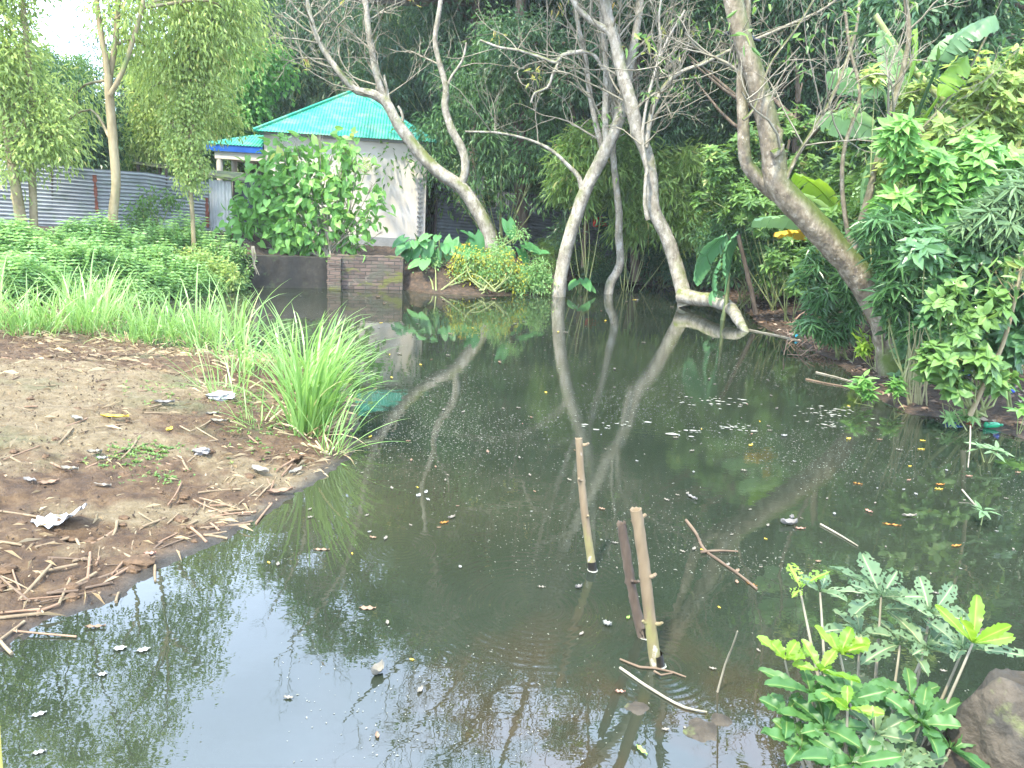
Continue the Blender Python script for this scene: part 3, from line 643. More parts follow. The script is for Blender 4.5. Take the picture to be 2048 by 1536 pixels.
Y1 = 18.0
T1 = [([(992,550),(986,505),(972,455),(948,410),(922,374),(885,350),(850,318),(815,275),(790,238),(772,205),(745,188),(715,182),(695,165),(660,120),(632,70),(618,20),(604,-50)], Y1, [30,27,26,24,20,14,11,8]),
      ([(775,210),(760,172),(747,120),(737,60),(730,0),(712,-90)], Y1, [15,13,10]),
      ([(784,225),(776,190),(768,150)], Y1, [8,5]),
      ([(798,252),(806,240),(802,222),(796,212)], Y1, [7,5]),
      ([(922,374),(931,335),(925,300),(903,258),(890,215),(892,175),(880,130),(870,80),(879,20),(890,-60)], Y1, [17,18,15,12,10,9]),
      ([(893,175),(905,150),(925,120),(933,85)], Y1, [6,4])]
base = at(986, 500, Y1)
bare_tree('leaning_tree', 'pale bare tree arching left over the teal roof from the taro patch', base, T1, BARK, 11, 64, 1.9, 26, high=[hi(T1[0],0,1,3.5,(-.05,0,.1)), hi(T1[1],0,2,4.5,(-.05,-.05,.12)), hi(T1[4],0,3,5.0,(.1,-.1,.1))])
Y2 = 16.1
T2 = [([(1117,600),(1121,560),(1134,492),(1150,440),(1164,398),(1176,370),(1196,330),(1216,290),(1235,248),(1247,195),(1262,120),(1276,40),(1288,-50)], Y2, [28,26,26,26,26,22,16,13]),
      ([(1166,392),(1158,355),(1140,335),(1105,302),(1060,280),(1000,266),(930,263)], Y2, [12,8,5,4]),
      ([(1215,292),(1210,250),(1211,200),(1212,130),(1206,60),(1198,-40)], Y2, [15,12,10]),
      ([(1205,300),(1190,240),(1178,175),(1170,110),(1155,40),(1148,-60)], Y2+.4, [12,10,8]),
      ([(1208,140),(1190,112),(1165,103),(1135,103)], Y2, [8,5]),
      ([(1117,125),(1105,150),(1095,175),(1070,185),(1062,205)], Y2-.3, [6,4]),
      ([(1165,103),(1125,110),(1112,125),(1075,112),(1035,100),(1000,95),(960,80)], Y2-.3, [8,4])]
bare_tree('forked_tree', 'pale bare tree rising straight from the water, forked low like a Y', [*onz(1117,597)[:2], 0], T2, BARK, 22, 70, 1.9, 36, high=[hi(T2[0],0,4,6,(.02,-.1,.12)), hi(T2[2],0,5,5.5,(-.12,-.12,.1)), hi(T2[3],0,6,5,(-.2,-.05,.1))])
T3 = [([(1216,592),(1222,565),(1236,540),(1241,515),(1238,470),(1238,425),(1232,370),(1226,300),(1230,240),(1222,170)], 17.1, [19,17,15,12,10])]
bare_tree('slim_tree', 'slim crooked tree with mossy foot in the water, behind the forked pale tree', [*onz(1217,588)[:2], 0], T3, BARK, 33, 8, .9)
bl_ = onz(1375, 606)
T4 = [([(1372,612,15.4),(1363,570,15.5),(1350,525),(1336,480),(1320,446),(1308,420),(1305,385),(1302,345),(1290,300),(1275,265),(1262,210),(1245,150),(1230,85),(1214,20),(1205,-60)], 15.6, [32,28,27,24,25,26,26,22,18]),
      ([(1360,590,15.4),(1395,598,15.1),(1432,602,14.5),(1462,618,13.8),(1480,645,13.0),(1496,668,12.6)], 15.4, [32,29,28,25,20,9]),
      ([(1237,90),(1215,62),(1180,40),(1150,8),(1130,-30)], 15.6, [14,12,9]),
      ([(1292,295),(1298,250),(1308,210),(1335,165),(1370,140),(1400,130),(1450,105)], 15.4, [12,9,6]),
      ([(1296,440),(1290,410),(1292,350),(1295,345),(1285,270),(1300,180),(1330,90),(1370,20)], 15.3, [9,7,4]),
      ([(1300,180),(1320,100),(1318,30),(1330,-40)], 15.3, [6,4])]
def RPL(pts, Y_, w0_, w1_): return np.array([RL(a, b, Y_) for a, b in pts]), np.linspace(w0_, w1_, len(pts))
_a, _r = RPL(((1130,1150),(1085,1290),(1040,1420),(990,1560)),15.2,.12,.04)
HB = [(np.vstack([at(1208,-20,15.6), _a]), np.concatenate([[.15], _r])), RPL(((1085,1290),(1010,1285),(945,1298),(885,1335),(800,1312)),15.0,.07,.02), RPL(((945,1298),(900,1380),(850,1440),(790,1500)),14.8,.05,.015), RPL(((1040,1420),(960,1440),(900,1500),(850,1540)),15,.05,.015), RPL(((1060,1360),(1010,1380),(960,1370),(915,1400)),15,.04,.012)]
bare_tree('crooked_tree', 'crooked pale bare tree whose thick root lies along the far waterline', [bl_[0], 15.5, 0], T4, BARK, 44, 120, 1.8, 150, 'mid', high=HB+[hi(T4[0],0,7,6,(-.08,-.2,.1)), hi(T4[2],0,8,5,(-.2,-.2,.1)), hi(T4[3],0,9,4,(.1,-.1,.2))])
Y5 = 9.5; t5 = onz(1790, 752)
T5 = [([(1800,790,9.1),(1790,745,9.3),(1782,690),(1762,625),(1726,562),(1682,508),(1622,442),(1578,397),(1552,360),(1546,310),(1532,232),(1502,132),(1476,42),(1456,-60),(1440,-170)], Y5, [84,62,57,54,53,51,47,41,37,33]),
      ([(1590,410),(1548,385),(1506,345),(1490,312),(1486,240),(1483,160),(1490,70),(1496,-60)], Y5+.1, [34,28,24,20,18]),
      ([(1566,372),(1590,320),(1625,262),(1662,200),(1690,130),(1712,60),(1722,-30)], Y5-.1, [9,7,5]),
      ([(1555,290),(1562,262),(1552,250)], Y5-.1, [14,9]),
      ([(1545,310),(1560,300),(1566,288)], Y5-.15, [18,8]),
      ([(1492,100,9.7),(1475,93,9.85),(1440,84,9.9)], 9.8, [9,7,4]),
      ([(1486,240),(1510,215),(1540,130),(1590,60),(1640,-20)], Y5-.2, [7,5,4])]
T6 = [([(1700,520,9.5),(1705,500,9.45),(1735,400),(1752,330),(1780,232),(1810,122),(1818,60),(1806,-40)], 9.4, [17,15,13,11,10,9]),
      ([(1700,520,9.5),(1698,480,9.45),(1690,430),(1684,360),(1690,290),(1720,190),(1700,100),(1690,20)], 9.4, [11,8,6]),
      ([(1752,330),(1800,290),(1860,240),(1930,150),(1980,60)], 9.3, [7,4])]
r5, _ = bare_tree('mossy_leaning_tree', 'thick mossy tree arching left over the water from the right bank', [t5[0], t5[1], 0], T5+T6, BARKM, 55, 46, 1.3, 60, 'mid', high=[hi(T5[0],0,10,4,(-.15,.1,.1)), hi(T5[1],0,11,4,(.1,-.2,.1)), hi(T5[2],0,12,3,(.2,-.1,.15))], gy0=330)
T8 = [([(1940,830,7.0),(1975,755),(2005,690),(2030,600),(2052,500),(2090,400)], 6.9, [11,9,7,6])]
bare_tree('thin_sapling', 'slender bent yellowish stem rising from the right waterline near the photo edge', at(1940,830,7.0), T8, BARKT, 67, 5, .5, 14, 'mid', gy0=640)

# trunks standing in the shade behind
def post_tree(label, pts, Y_, rpx, bark, seed, crown=None, leafkey='dark', top=5):
    rng = RNG(seed); W = PL(pts, Y_); r = np.interp(np.linspace(0, 1, len(W)), np.linspace(0, 1, len(rpx)), rpx)/2/FPX*Y_
    base = W[0].copy(); root = thing('tree', label, 'tree', base); mb = MB(); tube(mb, W, r, 10, .2, .06, rng)
    H_, hr = rise(W, r, top, 6, rng, (0, 0, .3), .12); tube(mb, H_, hr, 8, .3, .03, rng)
    for i in range(7):
        b_ = H_[rng.integers(1, 6)]; e = b_+np.append(rng.normal(size=2)*1.2, rng.uniform(.6, 1.6)); tube(mb, [b_, (b_+e)/2+rng.normal(size=3)*.1, e], [.05, .035, .015], 6, .4)
    mb.build('trunk', bark, root, smooth=True)
    if crown:
        mb = MB(); c0 = H_[4]; lob = [(c0+sph(rng, 1)[0]*crown[0]*.6, crown[0]*rng.uniform(.35, .55)) for _ in range(10)]
        clumps(mb, rng, lob, crown[1], 9, .16, .17, .055, 'dia', .5); mb.build('crown', G[leafkey], root)
    return root
post_tree('brown rough-barked double trunk behind the taro, left of the forked pale tree', [(1042,478),(1041,400),(1040,300),(1038,150),(1042,0)], 20.5, [27,26,24,20], BARKB, 71, (2.6, 1500))
post_tree('dark brown shaggy trunk at the waterline right of the slim crooked tree', [(1272,562),(1270,500),(1268,430),(1272,350),(1270,200)], 18.6, [19,18,16], BARKB, 72, (2.2, 1000))
post_tree('thin straight grey stem in shade just right of the forked pale tree', [(1166,535),(1170,470),(1175,420),(1180,330)], 19.5, [10,9,8], BARKB, 73, top=2)
post_tree('dark trunk on the shaded far bank behind the big fan-shaped leaf', [(1527,565),(1526,500),(1524,440),(1530,300)], 18, [19,18,16], BARKB, 74, (2.4, 1100))
post_tree('dark trunk on the shaded far bank nearer the mossy leaning tree', [(1590,560),(1588,500),(1590,440),(1592,300)], 17.4, [20,18,16], BARKB, 75, (2.4, 1100))
post_tree('thin lichen-spotted stem on the far bank between the two dark trunks', [(1548,588),(1555,540),(1565,470),(1566,380)], 15.5, [10,9,7], BARKB, 76, top=2)
T9 = [([(1512,628),(1500,570),(1488,520),(1476,470)], 13.6, [10,9,8])]
mb = MB(); W = PL(T9[0][0], 13.6); rt = thing('dead_stem', 'dark dead leaning stem beside the big fan-shaped leaf on the far bank', 'stem', W[0]); tube(mb, W, np.array([10,9,9,8])/2/FPX*13.6, 8, .1, .1, RNG(4)); mb.build('stem', WOODD, rt)

# left trees
def leafy(label, limbs, Y_, bark, seed, lobes, ncl, per, cr, leafkey, L_, W_, kind='dia', droop=.6, name='leafy_tree'):
    rng = RNG(seed); mb = MB(); base = None
    for pts, yy, rpx in limbs:
        W = PL(pts, yy); r = np.interp(np.linspace(0, 1, len(W)), np.linspace(0, 1, len(rpx)), rpx)/2/FPX*yy
        if base is None: base = W[0].copy(); root = thing(name, label, 'tree', base)
        tube(mb, W, r, 10, .2, .03, rng)
        H_ = W
    allW = np.concatenate([PL(l[0], l[1]) for l in limbs])
    for c, r in lobes:
        c = np.array(c); d = np.linalg.norm(allW-c, axis=1); lowm = allW[:, 2] < c[2]+.5
        s_ = allW[lowm][np.argmin(d[lowm])] if lowm.any() else allW[np.argmin(d)]
        rr = .03 if d.min() > 1 else .02; tube(mb, [s_, (s_+c)/2+rng.normal(size=3)*.15+[0, 0, .25], c], [rr, rr*.7, .012], 6, .3)
        for _ in range(4):
            e = c+sph(rng, 1)[0]*np.ones(3)*r*.9 if np.ndim(r) == 0 else c+sph(rng, 1)[0]*np.array(r)*.9
            tube(mb, [c, (c+e)/2+rng.normal(size=3)*.06, e], [.016, .01, .004], 4, .3, cap=False)
    mb.build('trunk', bark, root, smooth=True)
    mb = MB(); clumps(mb, rng, lobes, ncl, per, cr, L_, W_, kind, droop, shell=.35); mb.build('crown', G[leafkey], root)
    return root
def LB(lst, Y_):   # pixel-located lobes (px,py,rpx[,Y])
    res = []
    for q in lst:
        yy = q[3] if len(q) > 3 else Y_; res.append((at(q[0], q[1], yy), q[2]/FPX*yy))
    return res
def SL(az, el, Y_, r):  # lobe by azimuth/elevation degrees
    a = radians(az); d = Y_/cos(a); return (np.array([d*sin(a), Y_, HCAM+d*math.tan(radians(el))]), r)
leafy('tan forked tree trunk standing before the grey fence, its foliage hanging in light strands', [([(227,492),(226,430),(232,370),(227,290),(218,185),(216,150)],13.6,[19,17,17,14]),([(216,160),(210,110),(200,55),(188,-60),(180,-250)],13.6,[12,10,7]),([(218,160),(230,90),(236,20),(245,-90),(250,-300)],13.7,[12,9,6]),([(220,190),(243,148),(266,80),(284,15),(300,-90)],13.5,[10,8,6])],13.6,BARKT,81,
      LB([(330,30,120,14.6),(420,70,100,15),(250,20,60),(470,40,75,15.5),(330,130,70,14.8),(390,-30,110,15),(150,190,50,14.8),(120,250,60,14.8)],13.6)+RLS(((430,1150,60),(400,1230,60),(340,1270,60),(390,1330,55),(300,1370,60),(330,1450,45),(240,1290,55),(180,1360,50),(240,1460,50)),14.5), 1900, 9, .17, 'light', .14, .035, 'dia', 1.0)
leafy('thick tan leaning trunk at the left photo edge before the grey fence', [([(52,500),(42,440),(32,380),(20,300),(10,230),(-20,120),(-40,-80)],13.2,[25,20,18,15,13])],13.2,BARKT,82,
      LB([(-10,150,50),(30,210,45),(-40,90,110),(60,280,45),(20,330,40)],13.2)+RLS(((60,1330,55),(20,1410,55),(110,1450,50),(150,1520,50),(-60,1300,70),(40,1520,45),(-60,1460,60)),13), 1500, 9, .15, 'light', .13, .045, 'dia', .6)
leafy('slim straight yellowish trunk beside the thick leaning trunk on the left', [([(69,482),(66,400),(62,300),(60,200),(55,100),(45,0),(40,-150)],13.4,[15,14,12,10,8])],13.4,BARKT,83,
      LB([(85,210,40),(40,-60,60),(100,280,50),(10,-10,40)],13.4)+RLS(((150,1280,40),(270,1530,45)),13.4), 560, 9, .14, 'light', .12, .045, 'dia', .6)
# vine-draped thin tree
leafy('thin pale trunk wrapped in hanging green vines in front of the grey fence', [([(389,520),(385,430),(380,360),(384,280),(380,180),(375,60)],14.6,[9,8,8,6])],14.6,BARKT,84,
      LB([(383,330,26),(380,270,32),(385,210,34),(372,150,38),(390,100,36),(380,360,22),(350,300,22),(345,240,26),(420,190,26)],14.6), 900, 8, .09, 'light', .075, .045, 'dia', 1.1, name='vine_tree')

# ------------------------------------------------------------------ background wood: shared prototypes, copied
HIDE = (0, -400, -400)
def proto_broad(seed, key, H_=11, R_=3.2, ncl=2500, L_=.19, W_=.065):
    rng = RNG(seed); root = thing('broadleaf_tree', 'x', 'tree', (0, 0, 0)); mb = MB()
    tr = [(0, 0, -.3), (.1, .05, H_*.2), (-.1, .1, H_*.4), (.1, 0, H_*.62), (0, 0, H_*.8)]; tube(mb, tr, [.2, .17, .15, .10, .05], 8, .5, .05, rng)
    lob = []
    for i in range(24):
        z = rng.uniform(.16, .95); rr = R_*(sin(pi*min(1, z*.9+.15))**.6)*rng.uniform(.35, .85); a = rng.uniform(0, 2*pi)
        lob.append((np.array([cos(a)*rr, sin(a)*rr, z*H_]), np.array([1, 1, .75])*R_*rng.uniform(.22, .42)))
    for c, r in lob:
        s_ = np.array([0, 0, max(.5, c[2]*.7)]); tube(mb, [s_, (s_+c)/2+[0, 0, .2], c], [.06, .04, .015], 5, .6, cap=False)
    mb.build('trunk', BARKB, root)
    mb = MB(); clumps(mb, rng, lob, ncl, 11, .20, L_, W_, 'dia', .75, shell=.45); mb.build('crown', G[key], root); return root
def proto_bamboo(seed, H_=12, nc=26, key='bamboo_far'):
    rng = RNG(seed); root = thing('bamboo_clump', 'x', 'bamboo', (0, 0, 0)); mb = MB(); lf = MB()
    for i in range(nc):
        a = rng.uniform(0, 2*pi); b_ = np.array([cos(a), sin(a), 0])*rng.uniform(.1, .9); out_ = rng.uniform(1.2, 3.6); hh = H_*rng.uniform(.6, 1)
        pts = np.array([b_+np.array([cos(a)*out_*t**2.2, sin(a)*out_*t**2.2, hh*(t-.22*t**4)]) for t in np.linspace(0, 1, 6)])
        tube(mb, pts, np.linspace(.045, .01, 6), 5, .8, cap=False)
        p, _ = smoothline(pts, np.ones(6), .35)
        for j in range(int(len(p)*.18), len(p)):
            for _ in range(3):
                q = p[j]+rng.normal(size=3)*[.5, .5, .25]; k = 11; dr = nrm(rng.normal(size=3)*[1, 1, .3]); tt = rng.random(k)
                P = q+tt[:, None]*dr*.55+np.outer(tt**2, [0, 0, -.35])+rng.normal(size=(k, 3))*.05
                D = dr*.5+rng.normal(size=(k, 3))*.35+[0, 0, -.9]
                leaves(lf, P, D, rng.normal(size=(k, 3))+[0, 0, .5], .17+.1*rng.random(k), .028, 'dia', rng, val=np.clip(rng.random()*.6+.4*rng.random(k), 0, 1))
    mb.build('culms', CULM, root); lf.build('foliage', G[key], root); return root
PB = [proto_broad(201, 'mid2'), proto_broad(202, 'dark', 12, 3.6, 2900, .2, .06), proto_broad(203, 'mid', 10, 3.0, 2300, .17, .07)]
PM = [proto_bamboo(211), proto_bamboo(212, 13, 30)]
LABT = ['dark glossy-leaved tree in the dense wood behind the pond', 'tall dark drooping-leaved tree in the dense wood behind the pond', 'mid-green leafy tree in the wood behind the pond']
GRT = ['dark glossy trees of the wood', 'tall dark drooping trees of the wood', 'mid-green trees of the wood']
LABM = ['dark feathery bamboo clump in the wood behind the teal roof', 'tall dark feathery bamboo clump in the wood behind the pond']; GRM = ['feathery bamboo clumps', 'tall feathery bamboo clumps']
def px_root(px, Y_): q = at(px, 520, Y_); return (q[0], Y_, gz(q[0], Y_))
used = set(); rp_ = RNG(99)
LM = [(-120,'beyond the far left photo edge'),(0,'behind the grey fence at the left photo edge'),(90,'behind the thick leaning trunk on the left'),(190,'behind the forked tan trunk'),(300,'behind the middle of the grey fence'),(380,'behind the vine-wrapped trunk'),(450,'behind the veranda'),(520,'behind the left eave of the teal roof'),(600,'behind the left slope of the teal roof'),(700,'behind the teal roof peak'),(780,'behind the right slope of the teal roof'),(860,'just right of the pale house'),(930,'above the leaning pale tree'),(1010,'left of the brown double trunk'),(1080,'right of the brown double trunk'),(1140,'left of the fork of the forked pale tree'),(1200,'behind the upper stems of the forked pale tree'),(1260,'behind the slim crooked tree'),(1330,'right of the crooked pale tree'),(1400,'above the fan-leaved plant'),(1480,'left of the mossy leaning trunk'),(1560,'behind the mossy trunk fork'),(1640,'right of the mossy trunk fork'),(1720,'behind the thin two-stemmed shoots'),(1800,'behind the banana plant'),(1880,'behind the slanting bamboo culm'),(1960,'in the upper right'),(2040,'at the right photo edge'),(2130,'just past the right photo edge'),(2250,'beyond the right photo edge')]
def lmk(px): return min(LM, key=lambda q: abs(q[0]-px))[1]
seen_l = set()
def tree_label(kind, px, Y_):
    lab = '%s %s' % (kind, lmk(px)); d = 'nearer' if Y_ < 28 else 'farther'
    for pre in (d, 'dense '+d, 'dim '+d, 'leafy '+d):
        if pre+lab not in seen_l: seen_l.add(pre+lab); break
    return pre+' '+lab
def plant(kind, px, Y_, s, i):
    P = (PB if kind == 'b' else PM)[i]; gr = (GRT if kind == 'b' else GRM)[i]; lab = tree_label((('glossy-leaved tree', 'drooping-leaved tree', 'fine-leaved green tree')[i] if kind == 'b' else ('feathery bamboo clump', 'tall feathery bamboo clump')[i]), px, Y_)
    rz = rp_.uniform(0, 6.28); key = (kind, i)
    if key not in used:
        used.add(key); P.location = px_root(px, Y_); P.rotation_euler = (0, 0, rz); P.scale = (s, s, s*1.0); P['label'] = lab; P['group'] = gr; return P
    return dup(P, px_root(px, Y_), rz, s, lab, gr)
for px, Y_, s, i in ((330,27,.75,0),(430,29,.85,1),(540,27,.95,0),(640,29,1.05,1),(750,27,1.05,0),(850,29,1.15,1),(900,25.5,.8,0),(590,33,1.2,0),(700,34,1.25,1),(480,33,.95,1),(800,34,1.35,0)): plant('m', px, Y_, s, i)
for px, Y_, s, i in ((930,27,1.15,0),(1010,25,1.05,1),(1090,27,1.2,0),(1170,25,1.0,1),(1250,26,1.2,0),(1330,24,1.1,1),(1400,25,1.15,0),(1480,23,1.1,1),(1560,24,1.1,2),(1640,22,1.1,0),(1730,22,1.1,1),(1820,20,1.0,0),(1920,19,1.0,2),(2020,18,1.0,0),(2120,17,1.0,1),
                     (980,33,1.6,1),(1120,33,1.65,0),(1260,32,1.7,1),(1400,31,1.6,0),(1540,30,1.6,1),(1700,28,1.5,0),(1860,27,1.5,1),(2020,26,1.5,0),(2200,24,1.5,1),(860,36,1.5,0),(60,30,.42,2),(160,31,.36,0),(-60,24,.62,2),(270,26,.5,2),(-180,20,1.0,0),(-40,17.5,.42,2),(180,18,.36,2),(110,17.5,.34,0)): plant('b', px, Y_, s, i)
# a far-off mass closing the wood
rng = RNG(300); mb = MB(); lob = []
for az in np.arange(-18, 44, 1.6):
    for el in (0, 4, 8, 12, 17, 23):
        if az < -10 and el > 12: continue
        lob.append(SL(az+rng.uniform(-.7, .7), el+rng.uniform(-1, 1), 41+rng.uniform(-2, 3), rng.uniform(1.5, 2.5)))
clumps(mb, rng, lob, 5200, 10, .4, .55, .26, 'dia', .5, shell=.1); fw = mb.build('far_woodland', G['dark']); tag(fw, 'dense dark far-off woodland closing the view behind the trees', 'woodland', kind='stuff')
# canopy trees whose crowns reach over the water, above the frame on the right
def overhang(label, bpx, Y_, H_, lobes, ncl, key, seed, L_=.17, W_=.055):
    rng = RNG(seed); b_ = np.array(px_root(bpx, Y_)); root = thing('overhanging_tree', label, 'tree', b_); mb = MB()
    top = b_+[0, 0, H_*.55]; tube(mb, [b_-[0, 0, .3], b_+[.1, 0, H_*.3], top], [.22, .18, .13], 10, .4, .05, rng)
    for c, r in lobes:
        c = np.array(c); mid = top*.45+c*.55+[0, 0, -.4]; tube(mb, [top, mid, c], [.10, .06, .02], 7, .4, .03, rng)
        for _ in range(5):
            e = c+sph(rng, 1)[0]*np.mean(r)*.95; tube(mb, [mid*.3+c*.7, (c+e)/2, e], [.025, .016, .005], 4, .4, cap=False)
    mb.build('trunk', BARKB, root, smooth=True); mb = MB(); clumps(mb, rng, lobes, ncl, 10, .17, L_, W_, 'dia', .6, shell=.3, flat=.6); mb.build('crown', G[key], root); return root
overhang('tall tree behind the right shrubs whose crown reaches over the water', 2330, 12.5, 9, RLS(((1950,1000,70),(1830,1080,70),(1900,1200,70),(2020,1150,70),(1750,1200,60),(1650,1120,60),(1700,1300,60),(1850,1380,80),(1600,1250,50),(2000,1400,80),(1750,1480,70),(1600,1500,50)),11.5), 2400, 'dark', 401)
overhang('tall tree in the wood right of the dark fence with a high spreading crown', 1440, 20, 12, RLS(((1250,900,70),(1400,900,60),(1520,960,70),(1100,950,60),(1350,1010,60),(1220,1040,55),(1450,1080,60),(1000,980,50),(1120,1180,60),(1300,1180,60),(1400,1280,55),(1200,1300,55),(1500,1200,50),(1300,1420,50),(1130,1480,40),(1020,1120,40)),18.5), 2900, 'dark', 402)
overhang('mango-like tree behind the pale house with long drooping leaves', 930, 23, 12, RLS(((560,1130,40),(620,1190,48),(690,1150,50),(760,1210,50),(650,1260,40),(720,1290,36),(820,1140,50),(800,1260,40),(700,1080,50),(880,1190,50),(600,1060,50),(780,1050,60),(900,1060,60),(870,1270,30),(530,1000,50),(950,1130,40)),22), 1900, 'mid', 403, .24, .06)

# ------------------------------------------------------------------ shrubs and undergrowth
def ong(px, py, n=4):
    d = ray(px, py); t = np.linspace(1.5, 30, 400)/d[1]; Q = CAM+t[:, None]*d; h_ = np.maximum(ground_h(Q[:, :2]), 0)
    i = int(np.argmax(Q[:, 2] <= h_)); q = Q[i].copy(); q[2] = h_[i]; return q
def bush(name, label, cat, base, lobes, ncl, per, cr, key, L_, W_, kind='dia', seed=1, droop=.5, stems=True, group=None, flat=1, up=.9, stemmat=None, srad=.018):
    rng = RNG(seed); base = np.array(base, float); root = thing(name, label, cat, base, group)
    if stems:
        mb = MB()
        for c, r in lobes:
            c = np.array(c); mid = base*.5+c*.5+rng.normal(size=3)*.12; tube(mb, [base+rng.normal(size=3)*[.08,.08,0], mid, c], [srad, srad*.7, srad*.3], 5, .2, cap=False)
            for _ in range(5):
                e = c+sph(rng, 1)[0]*np.mean(r)*.9; tube(mb, [mid*.25+c*.75, (c+e)/2, e], [srad*.35, srad*.25, srad*.12], 3, .3, cap=False)
        mb.build('stems', stemmat or STEM, root)
    mb = MB(); clumps(mb, rng, lobes, ncl, per, cr, L_, W_, kind, droop, shell=.2, flat=flat, up=up); mb.build('leaves', G[key], root)
    return root
def rosettes(mb, rng, tips, n, L_, W_, kind='lance', droop=.25, open_=1.0, val=None):
    """whorls of leaves at twig tips [(pos, axis)]"""
    for p_, ax in tips:
        ax = nrm(ax); k = n+rng.integers(-1, 3); a = np.linspace(0, 2*pi, k, endpoint=False)+rng.random()*6; u = nrm(np.cross(ax, [.3, .2, 1.0] if abs(ax[2]) < .9 else [1, .2, 0])); v = np.cross(ax, u)
        D = np.cos(a)[:, None]*u+np.sin(a)[:, None]*v; tl = rng.uniform(.15, .7, k)[:, None]; D = D*open_+ax*tl+[0, 0, -droop]+rng.normal(size=(k, 3))*.12
        vv = rng.random() if val is None else val
        leaves(mb, np.asarray(p_)+rng.normal(size=(k, 3))*.012, D, np.tile(ax, (k, 1))+rng.normal(size=(k, 3))*.3, L_*(.6+.5*rng.random(k)), W_*(.7+.4*rng.random(k)), kind, rng, val=np.clip(vv*.6+.4*rng.random(k), 0, 1))
def rosette_shrub(name, label, cat, base, lobes, ntip, n, L_, W_, key, seed, kind='lance', group=None, droop=.25, srad=.012, up=.6):
    rng = RNG(seed); base = np.array(base, float); root = thing(name, label, cat, base, group); sm_ = MB(); lf = MB(); tips = []
    c = np.array([l[0] for l in lobes]); r = np.array([l[1] for l in lobes]); wt = r**2
    for l_, rr in lobes:
        mid = base*.45+np.array(l_)*.55+rng.normal(size=3)*.1; tube(sm_, [base+rng.normal(size=3)*[.05,.05,0], mid, l_], [srad, srad*.7, srad*.4], 5, .2, cap=False)
    for i in rng.choice(len(lobes), ntip, p=wt/wt.sum()):
        p_ = c[i]+sph(rng, 1)[0]*r[i]*rng.uniform(.3, 1); ax = nrm((p_-c[i])/r[i]*.6+[0, -.25, up]); tube(sm_, [c[i], (c[i]+p_)/2+rng.normal(size=3)*.03, p_], [srad*.45, srad*.35, srad*.2], 4, .2, cap=False)
        tips.append((p_, ax)); tips.append((p_-ax*L_*.5, ax))
    rosettes(lf, rng, tips, n, L_, W_, kind, droop); sm_.build('stems', STEM, root); lf.build('leaves', G[key], root); return root

# bright feathery bamboo in the middle distance
def feather(label, bpx, Y_, lst, ncl, seed, key='bamboo', L_=.24, W_=.022):
    b_ = np.array(px_root(bpx, Y_)); return bush('young_bamboo', label, 'bamboo', b_, LB(lst, Y_), ncl, 13, .10, key, L_, W_, 'dia', seed, .8, group=None, up=.4, stemmat=CULM, srad=.011)
feather('yellow-green feathery bamboo behind the forked pale tree', 1180, 17.6, [(1150,330,50),(1185,290,42),(1125,375,30),(1215,340,38),(1170,390,36),(1140,290,25)], 330, 501)
feather('bright feathery bamboo drooping behind the slim crooked tree', 1260, 17.9, [(1260,300,45),(1300,340,55),(1250,380,45),(1330,400,60),(1290,450,45),(1360,330,45),(1240,450,28),(1370,450,45),(1230,270,30)], 560, 502)
feather('darker feathery bamboo right of the crooked pale tree', 1420, 18.6, [(1410,400,60),(1450,470,50),(1390,500,45),(1480,420,50),(1430,330,50),(1500,510,35)], 420, 503, 'mid')
# undergrowth prototype copied through the wood floor
rngu = RNG(520)
def proto_under(seed, key, L_, W_, ncl=420):
    rng = RNG(seed); lob = [(np.array([rng.normal()*.8, rng.normal()*.6, rng.uniform(.35, 2.0)]), rng.uniform(.35, .7)) for _ in range(12)]
    return bush('undergrowth_bush', 'x', 'bush', (0, 0, 0), lob, ncl, 10, .13, key, L_, W_, 'dia', seed)
PU = [proto_under(521, 'dark', .16, .05), proto_under(522, 'mid', .13, .05), proto_under(523, 'bamboo_far', .2, .022, 520)]
LU = ['dark small-leaved bush in the shaded undergrowth of the wood', 'mid-green bush in the undergrowth of the wood', 'narrow-leaved bamboo bush in the undergrowth of the wood']
uu = set()
def under(px, Y_, s, i, rz=None, sz=None):
    rz = rngu.uniform(0, 6) if rz is None else rz; l = px_root(px, Y_); sc = (s, s, sz or s)
    if i not in uu:
        uu.add(i); P = PU[i]; P.location = l; P.rotation_euler = (0, 0, rz); P.scale = sc; P['label'] = tree_label(('dark small-leaved bush', 'mid-green bush', 'narrow-leaved bamboo bush')[i], px, Y_); P['group'] = LU[i].split(' in the')[0]+' group'; return
    dup(PU[i], l, rz, sc, tree_label(('dark small-leaved bush', 'mid-green bush', 'narrow-leaved bamboo bush')[i], px, Y_), LU[i].split(' in the')[0]+' group')
for px, Y_, s, i in ((880,24.5,1.5,1),(960,25,1.7,0),(1040,25.5,1.7,0),(1120,25,1.8,0),(1210,25,1.7,2),(1300,22.5,1.6,0),(1360,21,1.4,2),(1430,20.5,1.3,0),(1480,19,1.0,2),(1540,20,1.4,1),(1600,19,1.2,0),(1660,18,1.2,2),(1720,17.5,1.3,0),(1790,16.5,1.3,1),(1860,16,1.3,0),(1940,15,1.3,2),(2020,14.5,1.3,0),(2100,14,1.3,1),
                     (1560,16.5,.75,1),(1640,15,.85,0),(1500,17.5,.6,0),(1330,19.5,.6,0),(1400,18.5,.6,2),(1180,20.5,.45,1),(1100,20,.4,1),(1230,19.5,.45,0),
                     (300,22,1.2,1),(380,23,1.3,2),(450,24,1.5,1),(520,25,1.6,0),(240,20,1.1,1),(130,19,1.0,1),(60,20,.9,1),(-20,20,1.2,0),(-90,18,1.2,1)): under(px, Y_, s, i)
